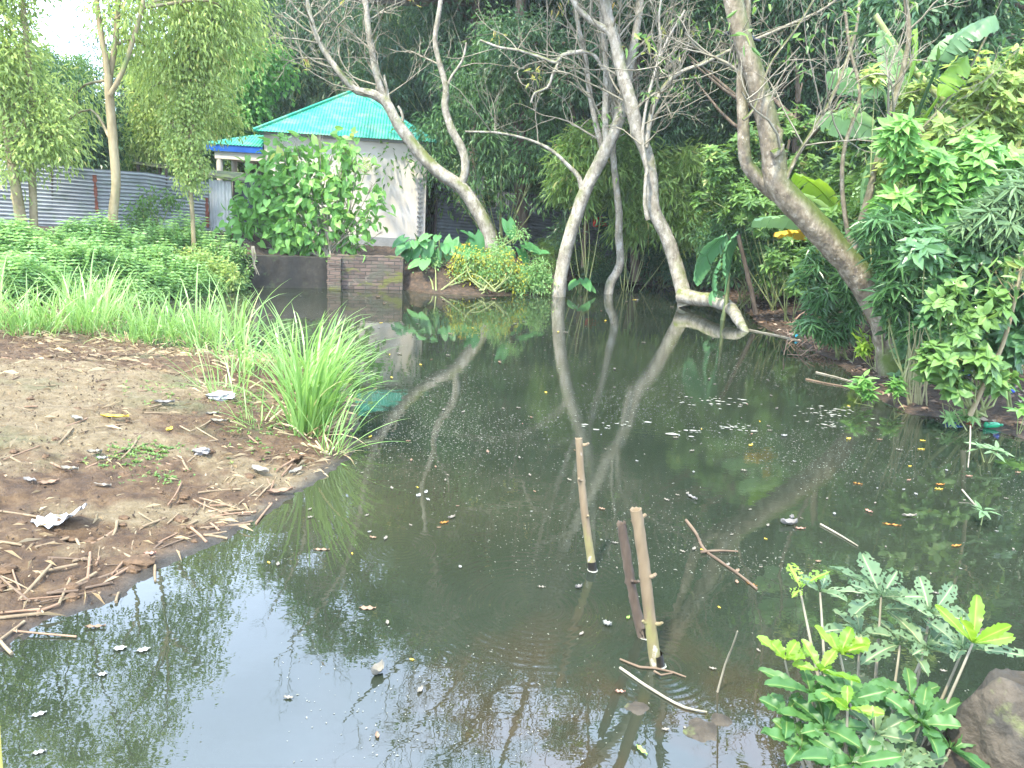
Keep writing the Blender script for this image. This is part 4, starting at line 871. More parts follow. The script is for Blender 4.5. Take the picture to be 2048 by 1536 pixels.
# bushes rising behind the grey fence
bush('hedge_tree', 'dark shaded bushy tree just behind the grey fence left of the forked tan trunk', 'tree', px_root(170, 17), LB([(120,200,50),(165,250,55),(200,210,45),(140,290,50),(185,300,35),(90,260,35),(215,270,30)], 17), 520, 10, .14, 'dark', .14, .05, 'dia', 530, .7)
bush('hedge_tree', 'light bushy tree behind the grey fence right of the forked tan trunk', 'tree', px_root(300, 17.5), LB([(290,220,50),(320,270,45),(270,290,35),(400,230,45),(430,170,45),(450,230,35),(350,180,50),(300,160,50)], 17.5), 650, 10, .14, 'light', .13, .045, 'dia', 531, .8)
bush('hedge_tree', 'grey-green bushy tree behind the grey fence at the left photo edge', 'tree', px_root(20, 17), LB([(10,130,50),(50,150,45),(30,210,50),(80,180,35),(-30,200,50),(-10,270,40),(70,300,25)], 17), 520, 10, .14, 'mid', .13, .045, 'dia', 532, .6)
bush('hedge_tree', 'leafy climber mass above the veranda roof left of the teal hip roof', 'climber', px_root(470, 23.5), LB([(440,200,50),(490,215,45),(420,140,55),(500,150,50),(460,250,35),(540,130,45),(400,250,30)], 23.5), 650, 10, .16, 'heart', .18, .12, 'dia', 533, .6)
bush('climbing_plant', 'leafy vines hanging on the grey fence between the forked trunk and the vine-wrapped trunk', 'vine', at(285, 500, 15.6), LB([(285,420,24),(270,450,22),(300,460,20),(340,400,18),(255,480,20),(320,490,22),(300,390,14)], 15.5), 230, 7, .08, 'mid', .08, .05, 'dia', 534, .8)

# heart-leaved shrub on the wall before the house
hs_ = LB([(560,300,26),(600,330,40),(660,310,34),(690,290,22),(560,350,42),(620,380,46),(675,365,34),(715,330,14),(540,410,44),(600,430,46),(660,430,44),(705,400,26),(748,368,15),(500,450,32),(560,470,40),(630,480,38),(690,470,34),(730,450,15),(765,462,10),(470,480,22),(510,345,14),(640,270,14),(590,285,14),(640,520,26),(620,505,20),(720,490,18),(520,380,30),(470,440,22),(450,470,16),(500,400,24),(755,400,16),(740,440,20),(700,330,20)], 15.7)
bush('heart_leaf_shrub', 'big green heart-leaved shrub spilling over the wall in front of the pale house', 'shrub', (w1[0]-.2, w1[1]+.4, .6), hs_, 430, 4, .12, 'heart', .18, .135, 'heart', 540, .55, stemmat=TWIG, up=.5)
bush('climbing_plant', 'fine leafy creeper climbing above the heart-leaved shrub against the house wall', 'vine', (w1[0], w1[1]+.9, .8), LB([(700,330,26),(690,290,14),(735,330,16),(660,350,20)], 16.6), 90, 8, .06, 'light', .05, .025, 'dia', 541, .7)
# hanging roots and creepers on the wall
rv = RNG(545)
for px, top_, bot, lab in ((437,492,562,'pair of woody aerial roots hanging down the dark wall by the weed bank'),(460,490,566,'thin pale root hanging in a V down the dark retaining wall'),(505,492,545,'thin stem dangling down the dark wall under the heart-leaved shrub')):
    mb = MB(); Yw = w0[1]-.1
    for k in range(4):
        x = px+rv.normal()*3; tube(mb, [at(x, top_, Yw), at(x+rv.normal()*4, (top_+bot)/2, Yw-.03), at(px+rv.normal()*9, bot+rv.normal()*4, Yw-.05)], [.012, .01, .006], 4, .08)
    ob = mb.build('hanging_root', TWIG, off=at(px, top_, Yw)); tag(ob, lab, 'root')
bush('climbing_plant', 'small-leaved creeper hanging over the dark wall right of the weed bank', 'vine', at(470, 500, w0[1]), LB([(440,500,16),(470,520,14),(490,545,12),(450,545,16),(415,530,14),(485,500,12)], w0[1]-.12), 130, 7, .06, 'mid', .07, .045, 'dia', 546, .8)

# taro
def taro_leaf(mb, sm_, base, tip_c, dirn, L_, rng, val):
    """petiole from base to leaf joint, blade hanging along dirn"""
    base = np.array(base); j = np.array(tip_c); tube(sm_, [base, base*.4+j*.6+[0, 0, .08], j], [.014, .011, .007], 6, .12)
    D = nrm(dirn); N = nrm(np.cross(np.cross(D, [0, 0, 1.]), D)+rng.normal(size=3)*.15+np.array([0, -.5, .3]))
    X = nrm(np.cross(D, N)); Zv = np.cross(X, D); nu, nv = 9, 7
    V = []; 
    for i in range(nv):
        t = i/(nv-1); w_ = .40*L_*(sin(pi*min(1, (t*.83+.17)))**.75)*(1-.15*t); sag = -.30*L_*t*t
        for k in range(nu):
            s = (k/(nu-1)-.5)*2; back = -.26*L_*(abs(s)**1.3)*(1-t)**1.5; ripple = .02*L_*sin(t*14+abs(s)*4)
            V.append(j+X*s*w_+D*(t*L_+back)+Zv*(abs(s)*.13*L_+sag+ripple-.09*L_*s*s))
    i0 = (np.arange(nv-1)[:, None]*nu+np.arange(nu-1)[None]).ravel(); mb.add(V, np.stack([i0, i0+1, i0+nu+1, i0+nu], 1), val)
def taro(label, px, py, Y_, hs, n, seed, spec=None, L0=.40):
    rng = RNG(seed); b_ = at(px, py, Y_); b_[2] = max(0.02, gz(b_[0], b_[1])-.03); root = thing('taro_plant', label, 'taro', b_); st = MB()
    for i in range(n):
        a = 2*pi*i/n+rng.uniform(-.4, .4); out_ = rng.uniform(.15, .38)*hs/.7; h_ = hs*rng.uniform(.6, 1.05); L_ = L0*rng.uniform(.7, 1.15)
        if spec and i < len(spec): L_ = 0; j = at(spec[i][0], spec[i][1], Y_-.1); dirn = at(spec[i][2], spec[i][3], Y_-.25)-j; L_ = np.linalg.norm(dirn); dirn = dirn/L_
        else: j = b_+[cos(a)*out_, sin(a)*out_, h_]; dirn = np.array([cos(a), sin(a)-.5, -.35-.4*rng.random()])
        mb = MB(); taro_leaf(mb, st, b_, j, dirn, L_, rng, rng.random()); mb.build('leaf', G['taro'], root, smooth=True)
    st.build('stalks', STEM, root)
for k, (lab, px, py, Y_, h_, n, sp) in enumerate((
    ('broad-leaved taro plant at the house end of the bank, right of the brick wall', 825, 560, 16.3, .5, 13, [(832,492,812,530),(856,487,848,525),(815,505,800,535)]),
    ('taro plant with wide upright leaves left of the leaning tree foot', 880, 560, 16.4, .66, 11, [(905,480,890,520),(870,500,858,545),(925,510,905,545)]),
    ('taro plant in front of the leaning pale tree base', 950, 555, 16.4, .6, 14, [(945,475,925,455),(950,470,965,510),(925,490,932,545)]),
    ('tall taro plant with one big leaf standing up right of the leaning tree', 1030, 545, 16.6, .66, 10, [(1015,443,1028,478),(1050,490,1085,500),(1040,500,1060,530)]),
    ('low taro plant at the right end of the planted bank', 1075, 545, 16.6, .5, 6, [(1072,505,1098,500)]),
    ('low dark taro plant behind the yellow-leaved shrub', 985, 550, 16.9, .6, 6, None),
    ('half-sunk taro plant hanging its leaf into the water beside the brick wall', 852, 575, 16.0, .3, 4, [(850,560,855,588)]),
    ('small taro seedling by the rubble right of the forked pale tree', 1160, 555, 16.7, .3, 5, None))):
    taro(lab, px, py, Y_, h_, n, 560+k, sp, .31)
bush('yellow_shrub', 'bushy shrub with yellow and lime leaves at the waterline before the taro', 'shrub', (*onz(985, 592)[:2], .1), LB([(930,510,26),(965,525,30),(1000,540,32),(945,550,28),(985,565,26),(915,540,22),(1040,560,26),(1020,520,22),(900,565,18),(960,580,16)], 16.1), 330, 8, .07, 'yellow', .07, .035, 'dia', 571, .4)
bush('leafy_shrub', 'green-leaved shrub growing through the yellow-leaved one', 'shrub', (*onz(960, 590)[:2], .1), LB([(940,530,24),(975,550,26),(1000,530,24),(920,560,20),(1015,555,20),(960,570,18)], 16.0), 300, 8, .07, 'weed', .075, .035, 'dia', 574, .4)
bush('leafy_shrub', 'low green shrub at the waterline right of the yellow-leaved shrub', 'shrub', (*onz(1070, 588)[:2], .05), LB([(1060,560,24),(1085,565,18),(1040,575,20),(1078,535,16),(1000,580,18),(1100,575,12)], 16.1), 240, 8, .07, 'weed', .08, .035, 'dia', 572, .4)
bush('leafy_shrub', 'low mixed greenery under the taro leaves right of the brick wall', 'shrub', (*onz(870, 585)[:2], .05), LB([(830,560,16),(860,565,18),(890,570,20),(840,540,16),(1000,500,18),(930,570,16),(1040,470,12),(820,580,14),(850,585,14),(880,585,14),(825,525,14),(870,525,14)], 16.25), 480, 8, .07, 'weed', .07, .035, 'dia', 573, .4)
# rubble stones on the far bank
STONE = noisemat('dull_stone', [(.3,(.06,.055,.045)),(.7,(.17,.155,.13))], scale=6, bump=.5, layers=[((.05,.07,.03), 4, .5, .7, (1,1,1))])
def rock(c, r, seed, squash=(1, 1, .7), nu=18, nv=11, amp_=.25):
    rng = RNG(seed); off = rng.random(3)*50; V = []
    for i in range(nv):
        th = pi*i/(nv-1)
        for k in range(nu):
            a = 2*pi*k/nu; d = np.array([sin(th)*cos(a), sin(th)*sin(a), cos(th)]); n_ = mn.fractal(Vector(d*1.6+off), .8, 2, 4)
            V.append(np.array(c)+d*r*np.array(squash)*(1+amp_*n_))
    i0 = (np.arange(nv-1)[:, None]*nu+np.arange(nu)[None]); i1 = (np.arange(nv-1)[:, None]*nu+(np.arange(nu)+1)[None] % nu)
    return V, np.stack([i0, i0+nu, i1+nu, i1], -1).reshape(-1, 4)
rs = RNG(580)
for k in range(34):
    px = rs.uniform(1020, 1330); py = 505+(px-1030)*.08+rs.uniform(0, 42); Y_ = 18.3-(py-505)*.045; q = at(px, py, Y_); q[2] = gz(q[0], q[1])+.04
    mb = MB(); mb.add(*rock(q, rs.uniform(.07, .17), 600+k, (1.3, 1, .6), 12, 8)); ob = mb.build('rubble_stone', STONE, off=q, smooth=False); tag(ob, 'dull stone of the rubble strewn on the shaded far bank below the dark fence', 'stone', 'rubble stones on the far bank')

# weeds on the left bank
rng = RNG(700); mb = MB(); n_ = 0; Ps = []
WB = [(-150,486),(330,480),(430,505),(492,540),(492,585),(310,606),(-150,606)]
while len(Ps) < 2600:
    px = rng.uniform(-150, 492); top_ = 486 if px < 330 else 486+(px-330)*.35; py = rng.uniform(top_, 606 if px < 310 else 604-(px-310)*.14); q = ong(px, py)
    if sdist([q[:2]])[0] < -.12 or q[1] > 16.5 or q[1] < 10.0: continue
    if px > 400 and rng.random() < .5: continue
    Ps.append(q)
for q in Ps:
    hgt_ = rng.uniform(.14, .46)*max(.3, 1.0+1.5*mn.noise(Vector((q[0]*1.1, q[1]*1.1, 3)))+.5*mn.noise(Vector((q[0]*4, q[1]*4, 9)))); lev = int(hgt_/.055)+2; ln = rng.normal(size=2)*.12; vv = .5+.5*mn.noise(Vector((q[0]*1.3, q[1]*1.3, 0)))
    for l in range(lev):
        t = l/lev; c = q+[ln[0]*t, ln[1]*t, hgt_*t+.02]; k = 4; a = rng.random()*6+np.arange(k)*pi/2
        D = np.stack([np.cos(a), np.sin(a), np.full(k, .15-.3*(1-t))], 1); leaves(mb, c+D*.02, D, np.tile([0, 0, 1.], (k, 1))+rng.normal(size=(k, 3))*.35, (.125-.05*t)*(.6+.8*rng.random(k))*(.75+.6*vv), .05, 'dia', rng, val=np.clip(vv*.6+.35*rng.random(k)*(.6+t), 0, .9))
ob = mb.build('weeds', G['weed']); tag(ob, 'thick bright green weeds covering the left bank below the grey fence', 'weeds', kind='stuff')
bush('leafy_shrub', 'yellowing low plant in the weeds below the vine-wrapped trunk', 'shrub', at(400, 560, 13.6)*[1,1,0]+[0,0,gz(*at(400,560,13.6)[:2])], LB([(395,530,26),(430,545,22),(380,560,20),(460,555,18),(360,520,18)], 13.8), 190, 8, .08, 'light', .09, .04, 'dia', 701, .3)
bush('leafy_shrub', 'small bush with one yellow top in the left weed bank', 'shrub', at(165, 545, 12.6)*[1,1,0]+[0,0,gz(*at(165,545,12.6)[:2])], LB([(162,528,12)], 12.6), 26, 8, .05, 'yellow', .07, .03, 'dia', 702, .3)

# ------------------------------------------------------------------ bananas and broad fans
def banana_leaf(mb, base, tip, width, arch, rng, torn=.3, mid=None, roll=0.0):
    base, tip = np.array(base), np.array(tip); nv, nu = 22, 9; Lg = np.linalg.norm(tip-base); D0 = (tip-base)/Lg
    side = nrm(np.cross(D0, [0, 0, 1.0]) if abs(D0[2]) < .95 else np.array([1., 0, 0])); side = nrm(side*cos(roll)+np.cross(D0, side)*sin(roll)); up = np.cross(side, D0)
    c = [base+D0*Lg*t+up*arch*Lg*sin(pi*t)*1.0 for t in np.linspace(0, 1, nv)]; c = np.array(c); T = nrm(np.gradient(c, axis=0)); P = np.zeros((nv, nu, 3))
    for i in range(nv):
        t = i/(nv-1); w_ = width*(sin(pi*min(1, t*.9+.06))**.55)*(1 if t < .93 else .8); uu_ = np.cross(side, T[i])
        for k in range(nu):
            s = (k/(nu-1)-.5)*2; P[i, k] = c[i]+side*s*w_/2+uu_*(.10*abs(s)-.26*s*s)*width*.8+T[i]*abs(s)*width*.14+uu_*.012*sin(i*2.4)*abs(s)
    V = P.reshape(-1, 3); F = []
    half = nu//2; cut = {0: set(), 1: set()}
    for h_ in (0, 1):
        for i in range(2, nv-1):
            if rng.random() < torn: cut[h_].add(i)
    # torn strips: separate rows on each half by small droops
    vv = []; ff = []; n0 = 0
    for h_ in (0, 1):
        ks = range(0, half+1) if h_ == 0 else range(half, nu); i = 0; seg = [0]
        starts = sorted({0, nv-1}|cut[h_])
        for a_, b_ in zip(starts[:-1], starts[1:]):
            dr = rng.normal()*.02
            rows = [[P[i, k]+np.array([0, 0, dr*abs(k-half)/half-.012*abs(k-half)])*(1) for k in ks] for i in range(a_, b_+1)]
            if b_ < nv-1: rows[-1] = [r*.93+rows[-2][j]*.07 if len(rows) > 1 else r for j, r in enumerate(rows[-1])]
            R_ = np.array(rows); m_, k_ = R_.shape[:2]; vv.append(R_.reshape(-1, 3)); i0 = (np.arange(m_-1)[:, None]*k_+np.arange(k_-1)[None]).ravel(); ff.append(np.stack([i0, i0+1, i0+k_+1, i0+k_], 1)+n0); n0 += m_*k_
    mb.add(np.concatenate(vv), np.concatenate(ff), rng.random())
    tube(mb, list(c[::4]-up*.012), np.linspace(width*.035, width*.008, len(c[::4])), 5, .2, val=.95)
def banana(label, base, crown, lv, seed, stem_r=.1, name='banana_plant', cat='banana plant'):
    rng = RNG(seed); base = np.array(base, float); root = thing(name, label, cat, base); mb = MB()
    tube(mb, [base, (base+crown)/2+[.05, 0, 0], crown], [stem_r, stem_r*.85, stem_r*.5], 10, .2, .04, rng); mb.build('pseudostem', CULM, root, smooth=True)
    for q in lv:
        (bx, by, bY), (tx, ty, tY), w_ = q[:3]; key = q[3] if len(q) > 3 else 'banana'; b_, t_ = at(bx, by, bY), at(tx, ty, tY)
        mb = MB(); tube(mb, [np.array(crown)-[0, 0, .1], (crown+b_)/2+[0, 0, .03], b_], [.035, .025, .014], 6, .1); banana_leaf(mb, b_, t_, w_, q[4] if len(q) > 4 else .16, rng, roll=q[5] if len(q) > 5 else .75); mb.build('leaf', G[key], root, smooth=True)
cb = at(1795, 330, 10.0)
banana('tall banana plant with broad drooping leaves behind the thin sapling', px_root(1800, 10.0), cb, [((1768,180,9.9),(1655,145,9.6),.30,'banana',.14,1.0),((1760,262,9.9),(1645,228,9.6),.34,'banana',.14,1.0),((1790,255,9.9),(1722,435,9.5),.36,'banana',.12,1.3),((1800,200,10.1),(1835,55,10.3),.34,'bright',.08,1.2),((1880,120,9.2),(1990,30,9.0),.34,'dark'),((1805,180,10.1),(1765,60,10.2),.28,'banana',.05,1.2),((1850,130,9.6),(1925,60,9.4),.28,'banana'),((1880,190,9.2),(1935,110,9.2),.26,'bright',.1,1.2)], 801)
cb = at(1700, 470, 11.6)
banana('low banana plant with lime and yellowing leaves behind the mossy leaning trunk', px_root(1712, 11.6), cb, [((1690,440,11.5),(1590,345,11.2),.34,'bright',.14),((1685,450,11.4),(1560,385,11.0),.30,'banana'),((1680,470,11.4),(1508,438,10.9),.28,'banana',.12),((1700,450,11.4),(1725,370,11.6),.28,'banana'),((1715,455,11.4),(1790,420,11.3),.3),((1690,462,11.3),(1600,425,11.0),.18,'bananay',.1),((1660,480,11.3),(1550,465,10.9),.16,'bananay',.1),((1720,480,11.3),(1775,520,10.9),.26)], 802, .08)
cb = at(1458, 530, 13.8)
banana('big blue-green fan-leaved plant drooping over the far bank by the dead stem', px_root(1455, 13.9), cb, [((1474,464,13.7),(1446,540,13.3),.50,'fan',.10,1.45),((1452,468,13.7),(1388,556,13.3),.50,'fan',.12,1.4),((1440,520,13.6),(1428,585,13.3),.30,'fan',.1,1.3),((1450,585,13.8),(1425,600,13.3),.22,'fan',.25,.9)], 803, .05, 'broad_leaf_plant', 'plant')
mb = MB(); W = [at(1750,30,10.5), at(1800,105,10.4), at(1860,175,10.3), at(1925,235,10.2), at(2010,330,10.1), at(2110,450,10.0)]; rng = RNG(9)
bpole = thing('leaning_bamboo_pole', 'thick pale green bamboo culm slanting down across the upper right corner', 'bamboo', W[-1]); p_, r_ = smoothline(W, np.linspace(.035, .05, 6), .05); tube(mb, p_, r_*(1+.12*(np.arange(len(p_)) % 8 == 0)), 10, 1, cap=True); mb.build('culm', STEM, bpole, smooth=True)

# ------------------------------------------------------------------ right bank shrubs
rosette_shrub('broadleaf_shrub', 'light-leaved shrub backlit above the right bank beneath the bamboo culm', 'shrub', px_root(1930, 10.0), LB([(1850,260,70),(1950,250,80),(2030,200,70),(1900,330,70),(2000,330,80),(1830,190,45),(2060,120,70),(1960,160,60),(2090,300,80)], 9.6), 210, 7, .19, .07, 'light', 901)
rosette_shrub('broadleaf_shrub', 'bright-topped broad-leaved shrub high on the right bank behind the yellow stem', 'shrub', px_root(1900, 8.6), LB([(1800,260,36),(1840,330,50),(1930,380,70),(2020,400,70),(1860,420,60),(1790,400,40),(1960,300,50),(2050,330,60)], 8.6), 150, 7, .22, .085, 'heart', 902, 'lance')
rosette_shrub('broadleaf_shrub', 'lime-leaved sprig shrub just right of the two-stemmed sapling', 'shrub', px_root(1800, 9.4), LB([(1770,340,30),(1750,150,20),(1800,250,30),(1840,370,34),(1780,440,36)], 9.3), 30, 6, .16, .06, 'light', 903)
rosette_shrub('broadleaf_shrub', 'dark broad-leaved shrub filling the right photo edge above the waterline', 'shrub', px_root(2010, 7.4), LB([(1900,540,60),(1990,560,70),(2060,600,70),(1940,640,60),(2020,690,60),(1880,620,40),(1960,480,60),(2060,480,70),(1850,500,45)], 7.4), 150, 7, .20, .085, 'teal', 904, 'oval')
rosette_shrub('broadleaf_shrub', 'big-leaved sprigs hanging low over the right waterline beside the bent stem', 'shrub', at(1950, 830, 7.1), LB([(1890,590,26),(1915,560,22),(1870,720,34),(1910,760,30),(1960,720,36),(1930,650,30),(2010,760,30),(1980,620,30)], 6.9), 60, 7, .17, .08, 'mid', 905, 'oval')
rosette_shrub('bamboo_bush', 'narrow-leaved bamboo bush drooping between the mossy trunk and the right edge', 'bamboo', px_root(1860, 8.4), LB([(1800,500,50),(1860,560,60),(1930,500,60),(1790,590,45),(1840,450,45),(2000,480,60),(1760,450,40),(1850,640,50)], 8.3), 130, 8, .24, .034, 'teal', 906, 'lance', droop=.55)
rosette_shrub('bamboo_bush', 'dark bamboo bush with long leaves at the upper right edge', 'bamboo', px_root(2080, 7.6), LB([(2000,430,60),(2050,380,60),(1960,430,40),(2080,520,60)], 7.3), 70, 8, .26, .036, 'grey', 907, 'lance', droop=.5)
rosette_shrub('bamboo_bush', 'bamboo sprays leaning over the water left of the mossy leaning trunk', 'bamboo', ong(1680, 720), LB([(1620,540,34),(1650,590,36),(1690,560,36),(1630,640,30),(1670,660,34),(1700,620,34),(1640,500,26),(1700,500,40),(1740,560,36)], 10.2), 96, 8, .24, .034, 'teal', 908, 'lance', droop=.6)
rosette_shrub('broadleaf_shrub', 'leafy shrub growing behind the mossy trunk where it leans', 'shrub', px_root(1740, 11), LB([(1720,500,50),(1780,480,50),(1660,460,40),(1740,430,45),(1800,540,40),(1620,520,35)], 10.8), 120, 7, .20, .075, 'mid', 909)
rosette_shrub('broadleaf_shrub', 'light green shrub on the far bank between the fan leaf and the banana leaves', 'shrub', px_root(1590, 13.5), LB([(1540,430,40),(1590,470,45),(1560,520,35),(1630,500,40),(1500,400,35),(1600,560,30)], 13.3), 120, 7, .19, .07, 'mid', 910)
rosette_shrub('broadleaf_shrub', 'leafy green shrub below the high fork of the mossy tree', 'shrub', px_root(1560, 15), LB([(1440,330,50),(1500,270,45),(1580,240,40),(1530,330,50),(1600,330,50),(1480,400,50),(1420,400,40),(1630,260,50),(1660,380,50)], 14.6), 210, 7, .17, .065, 'mid', 911)
rosette_shrub('broadleaf_shrub', 'tall leafy shrub behind the tall banana plant', 'shrub', px_root(1880, 13.5), LB([(1720,250,60),(1780,150,60),(1850,100,60),(1920,60,70),(1990,120,70),(2060,40,80),(1700,350,60),(1880,250,80),(2000,250,80),(1760,420,60),(1900,400,80),(2040,420,80)], 13.3), 330, 7, .20, .075, 'mid', 912)
rosette_shrub('broadleaf_shrub', 'dense dark shrub filling the shade between the mossy trunk and the right edge', 'shrub', px_root(1900, 8.9), LB([(1820,520,55),(1900,600,60),(1980,640,60),(1850,680,50),(1930,720,50),(2020,740,50),(1780,640,34),(2060,660,60),(1860,570,55),(1990,560,60),(1800,590,40),(1960,680,50)], 8.9), 260, 7, .17, .07, 'mid2', 915, 'oval')
rosette_shrub('broadleaf_shrub', 'low dark shrub under the right bank foliage behind the dry stalks', 'shrub', px_root(1850, 9.3), LB([(1830,740,30),(1870,770,28),(1920,790,28),(1980,800,28),(2040,800,34),(1880,720,34),(1820,680,30)], 8.7), 120, 6, .14, .06, 'mid2', 916, 'oval')
bush('fine_leaf_bush', 'dense fine-leaved bush behind the right shrubs at mid height', 'bush', px_root(1850, 10.8), LB([(1740,420,60),(1800,480,60),(1860,420,60),(1930,480,70),(2000,430,70),(1800,340,60),(1880,320,60),(1980,330,70),(2060,400,80),(1840,560,60),(1920,580,60)], 10.8), 900, 9, .12, 'mid', .13, .05, 'dia', 917, .5)
bush('fine_leaf_bush', 'dense leafy bush on the far bank right of the crooked tree root', 'bush', px_root(1500, 15.8), LB([(1420,480,34),(1450,540,30),(1500,500,40),(1540,540,34),(1470,440,40),(1560,480,40),(1600,520,34),(1620,440,45),(1530,400,40)], 15.4), 600, 9, .10, 'mid2', .13, .05, 'dia', 918, .5)
bush('fine_leaf_bush', 'leafy dark bush filling the shade behind the slim tree and brown trunk', 'bush', px_root(1290, 20), LB([(1130,460,30),(1240,470,30),(1330,500,34),(1380,540,26),(1300,540,20),(1340,450,40)], 19.6), 260, 9, .12, 'dark', .15, .05, 'dia', 919, .5)
bush('leafy_branch_mass', 'leafy mass hanging round the brown double trunk above the dark fence', 'tree', px_root(1000, 20), LB([(1010,180,60),(960,260,55),(1080,220,55),(1000,330,45),(930,180,60),(1090,120,60),(1060,320,45),(940,350,40),(1000,90,60),(880,260,50),(870,330,35),(1110,300,40),(1150,180,50),(1000,400,26),(940,400,20),(1090,390,24)], 19.8), 900, 9, .15, 'mid2', .19, .055, 'dia', 9191, .8)
bush('leafy_branch_mass', 'leafy mass above the feathery bamboo between the pale trunks', 'tree', px_root(1360, 19.5), LB([(1330,220,60),(1400,160,60),(1440,240,60),(1370,100,70),(1300,140,50),(1470,320,50),(1400,300,45),(1520,200,60),(1560,120,60),(1600,200,60)], 19.2), 850, 9, .15, 'mid2', .18, .055, 'dia', 9192, .8)
for k, (px, py, n, L_, lab, key) in enumerate(((1745,790,9,.13,'small leafy plant at the foot of the mossy leaning trunk, nearest the water','heart'),(1742,715,7,.14,'bright sprig growing against the left side of the mossy trunk foot','bright'),(1795,790,7,.12,'low rosette plant just right of the mossy trunk foot','heart'),(1915,832,8,.11,'small leafy seedling at the right waterline below the bent stem','weed'),(1812,690,5,.10,'small creeper sprig right of the mossy trunk','mid'),(1700,700,6,.13,'small pale drooping sprig left of the mossy trunk foot','grey'))):
    b_ = ong(px, py+25); q = [(at(px+rs.normal()*14, py-14+rs.normal()*18, b_[1]), .05) for _ in range(3)]
    rosette_shrub('waterside_plant', lab, 'plant', b_, q, n, 6, L_, L_*.34, key, 920+k, srad=.006)
# dry stalks at the trunk foot
rng = RNG(930); mb = MB(); b0 = ong(1832, 815)
for k in range(14): 
    x = 1832+rng.normal()*13; tube(mb, [at(x, 815+rng.normal()*5, b0[1]), at(x+rng.normal()*6, 760, b0[1]), at(x+10+rng.normal()*14, 670+rng.normal()*22, b0[1]-.05)], [.010, .008, .004], 5, .1)
ob = mb.build('dry_stalks', noisemat('dry_stalk', [(.3,(.20,.19,.09)),(.7,(.36,.34,.18))], scale=5, bump=0), off=b0); tag(ob, 'bundle of thin dry upright stalks right of the mossy trunk foot', 'stalks')
rng = RNG(931); mb = MB(); b0 = ong(1660, 700)
for k in range(70):
    x = 1660+rng.normal()*36; y = 690+rng.normal()*18; q = ong(x, y); d = rng.uniform(0, 6.28); tube(mb, [q+[0, 0, rng.uniform(0, .25)], q+[cos(d)*.15, sin(d)*.15, .25*rng.random()], q+[cos(d)*.35, sin(d)*.3, .02]], [.009, .008, .004], 4, .15)
ob = mb.build('dead_leaf_heap', noisemat('dead_brown_leaf', [(.3,(.12,.075,.05)),(.7,(.32,.22,.15))], scale=5, bump=0), off=b0); tag(ob, 'tangle of dead brown bamboo leaves at the right bank under the leaning trunk', 'dead leaves', kind='stuff')
# fallen brown leaves on the far and right banks
rng = RNG(940); P = []
q = np.column_stack([rng.uniform(1.5, 11, 9000), rng.uniform(7, 21, 9000)]); q = q[sdist(q) > .02]; P = np.column_stack([q, ground_h(q)+.03]); mb = MB(); leaves(mb, P, sph(rng, len(P))*[1,1,.15], np.tile([0,0,1.], (len(P),1))+rng.normal(size=(len(P),3))*.4, .10, .045, 'dia', rng)
G['deadleaf'] = leafmat('fallen_leaf', (.06,.04,.025), (.22,.15,.10), (.42,.35,.27), trans=.05, rough=.8)
ob = mb.build('fallen_leaves', G['deadleaf']); tag(ob, 'brown fallen leaves carpeting the shaded bank', 'leaf litter', kind='stuff')

# ------------------------------------------------------------------ grass
def grass(name, label, px, py, n, Lr, radius, lean, bend, seed, width=.016, bias=None, group=None, dry=.12, loc=None, rx=1.0):
    rng = RNG(seed); b_ = np.array(loc) if loc is not None else ong(px, py); root = thing(name, label, 'grass', b_, group); mb = MB(); dr = MB()
    for i in range(n):
        a = rng.uniform(0, 2*pi); r = radius*sqrt(rng.random()); p_ = b_+[cos(a)*r*rx, sin(a)*r, -.02]; d = a+rng.normal()*.7
        if bias is not None and rng.random() < bias[1]: d = bias[0]+rng.normal()*.5
        L_ = rng.uniform(*Lr); le = abs(rng.normal())*lean; be = rng.uniform(.35, 1)*bend
        blade(mb, p_, d, L_, width*rng.uniform(.6, 1.2), le, be, np.clip(rng.normal(.45, .22), 0, .95), 7)
        if rng.random() < dry: blade(dr, p_, rng.uniform(0, 6.28), L_*.5, width*.7, .7+rng.random()*.5, .9, rng.random(), 4)
    mb.build('blades', G['grass'], root)
    if dr.n:
        for k in range(max(5, n//7)):
            a = rng.uniform(0, 6.28); r0_ = radius*rng.uniform(.3, 1.1); p_ = b_+[cos(a)*r0_*rx, sin(a)*r0_, .015]; q_ = p_+[cos(a)*.14*rng.uniform(.5,1.4), sin(a)*.12, .03+.08*rng.random()]
            tube(dr, [p_, q_], [.007, .006], 5, .2)
        dr.build('dry_stalks', G['drygrass'], root)
    return root
grass('grass_clump', 'tall dense bright grass clump at the tip of the mud bank, nearest the water', 618, 872, 120, (.6, 1.15), .15, .22, 1.3, 1001, .026, (-.1, .45))
grass('grass_clump', 'tall grass clump behind the densest one, bending right over the pond', 632, 820, 75, (.6, 1.05), .16, .28, 1.35, 1002, .023, (0, .6))
grass('grass_clump', 'tall grass rising at the back of the big clump on the bank tip', 600, 785, 60, (.7, 1.15), .18, .28, 1.5, 1003, .024, (0.3, .3))
grass('grass_clump', 'arching grass clump on the bank just left of the big clump', 490, 745, 34, (.5, 1.0), .22, .50, 1.6, 1004, .022, (.2, .3))
grass('grass_clump', 'loose low grass tuft leaning out over the water below the big clump', 664, 915, 26, (.35, .7), .08, .9, .9, 1005, .013, (.15, .85))
grass('grass_clump', 'sparse fine grass tuft at the foot of the big clump on its left', 520, 850, 26, (.2, .45), .16, 1.0, .7, 1006, .010, (3.3, .5))
grass('grass_clump', 'sparse leaning grass between the arching clump and the bank edge tufts', 425, 715, 30, (.35, .8), .35, .5, 1.2, 1008, .018, (.5, .3))
grass('grass_clump', 'low spreading grass tuft on the mud left of the big clump', 450, 785, 40, (.3, .6), .22, 1.0, .6, 1007, .012, (3.0, .4))
GL = ' grass tuft along the back edge of the mud bank'; rg = RNG(1010)
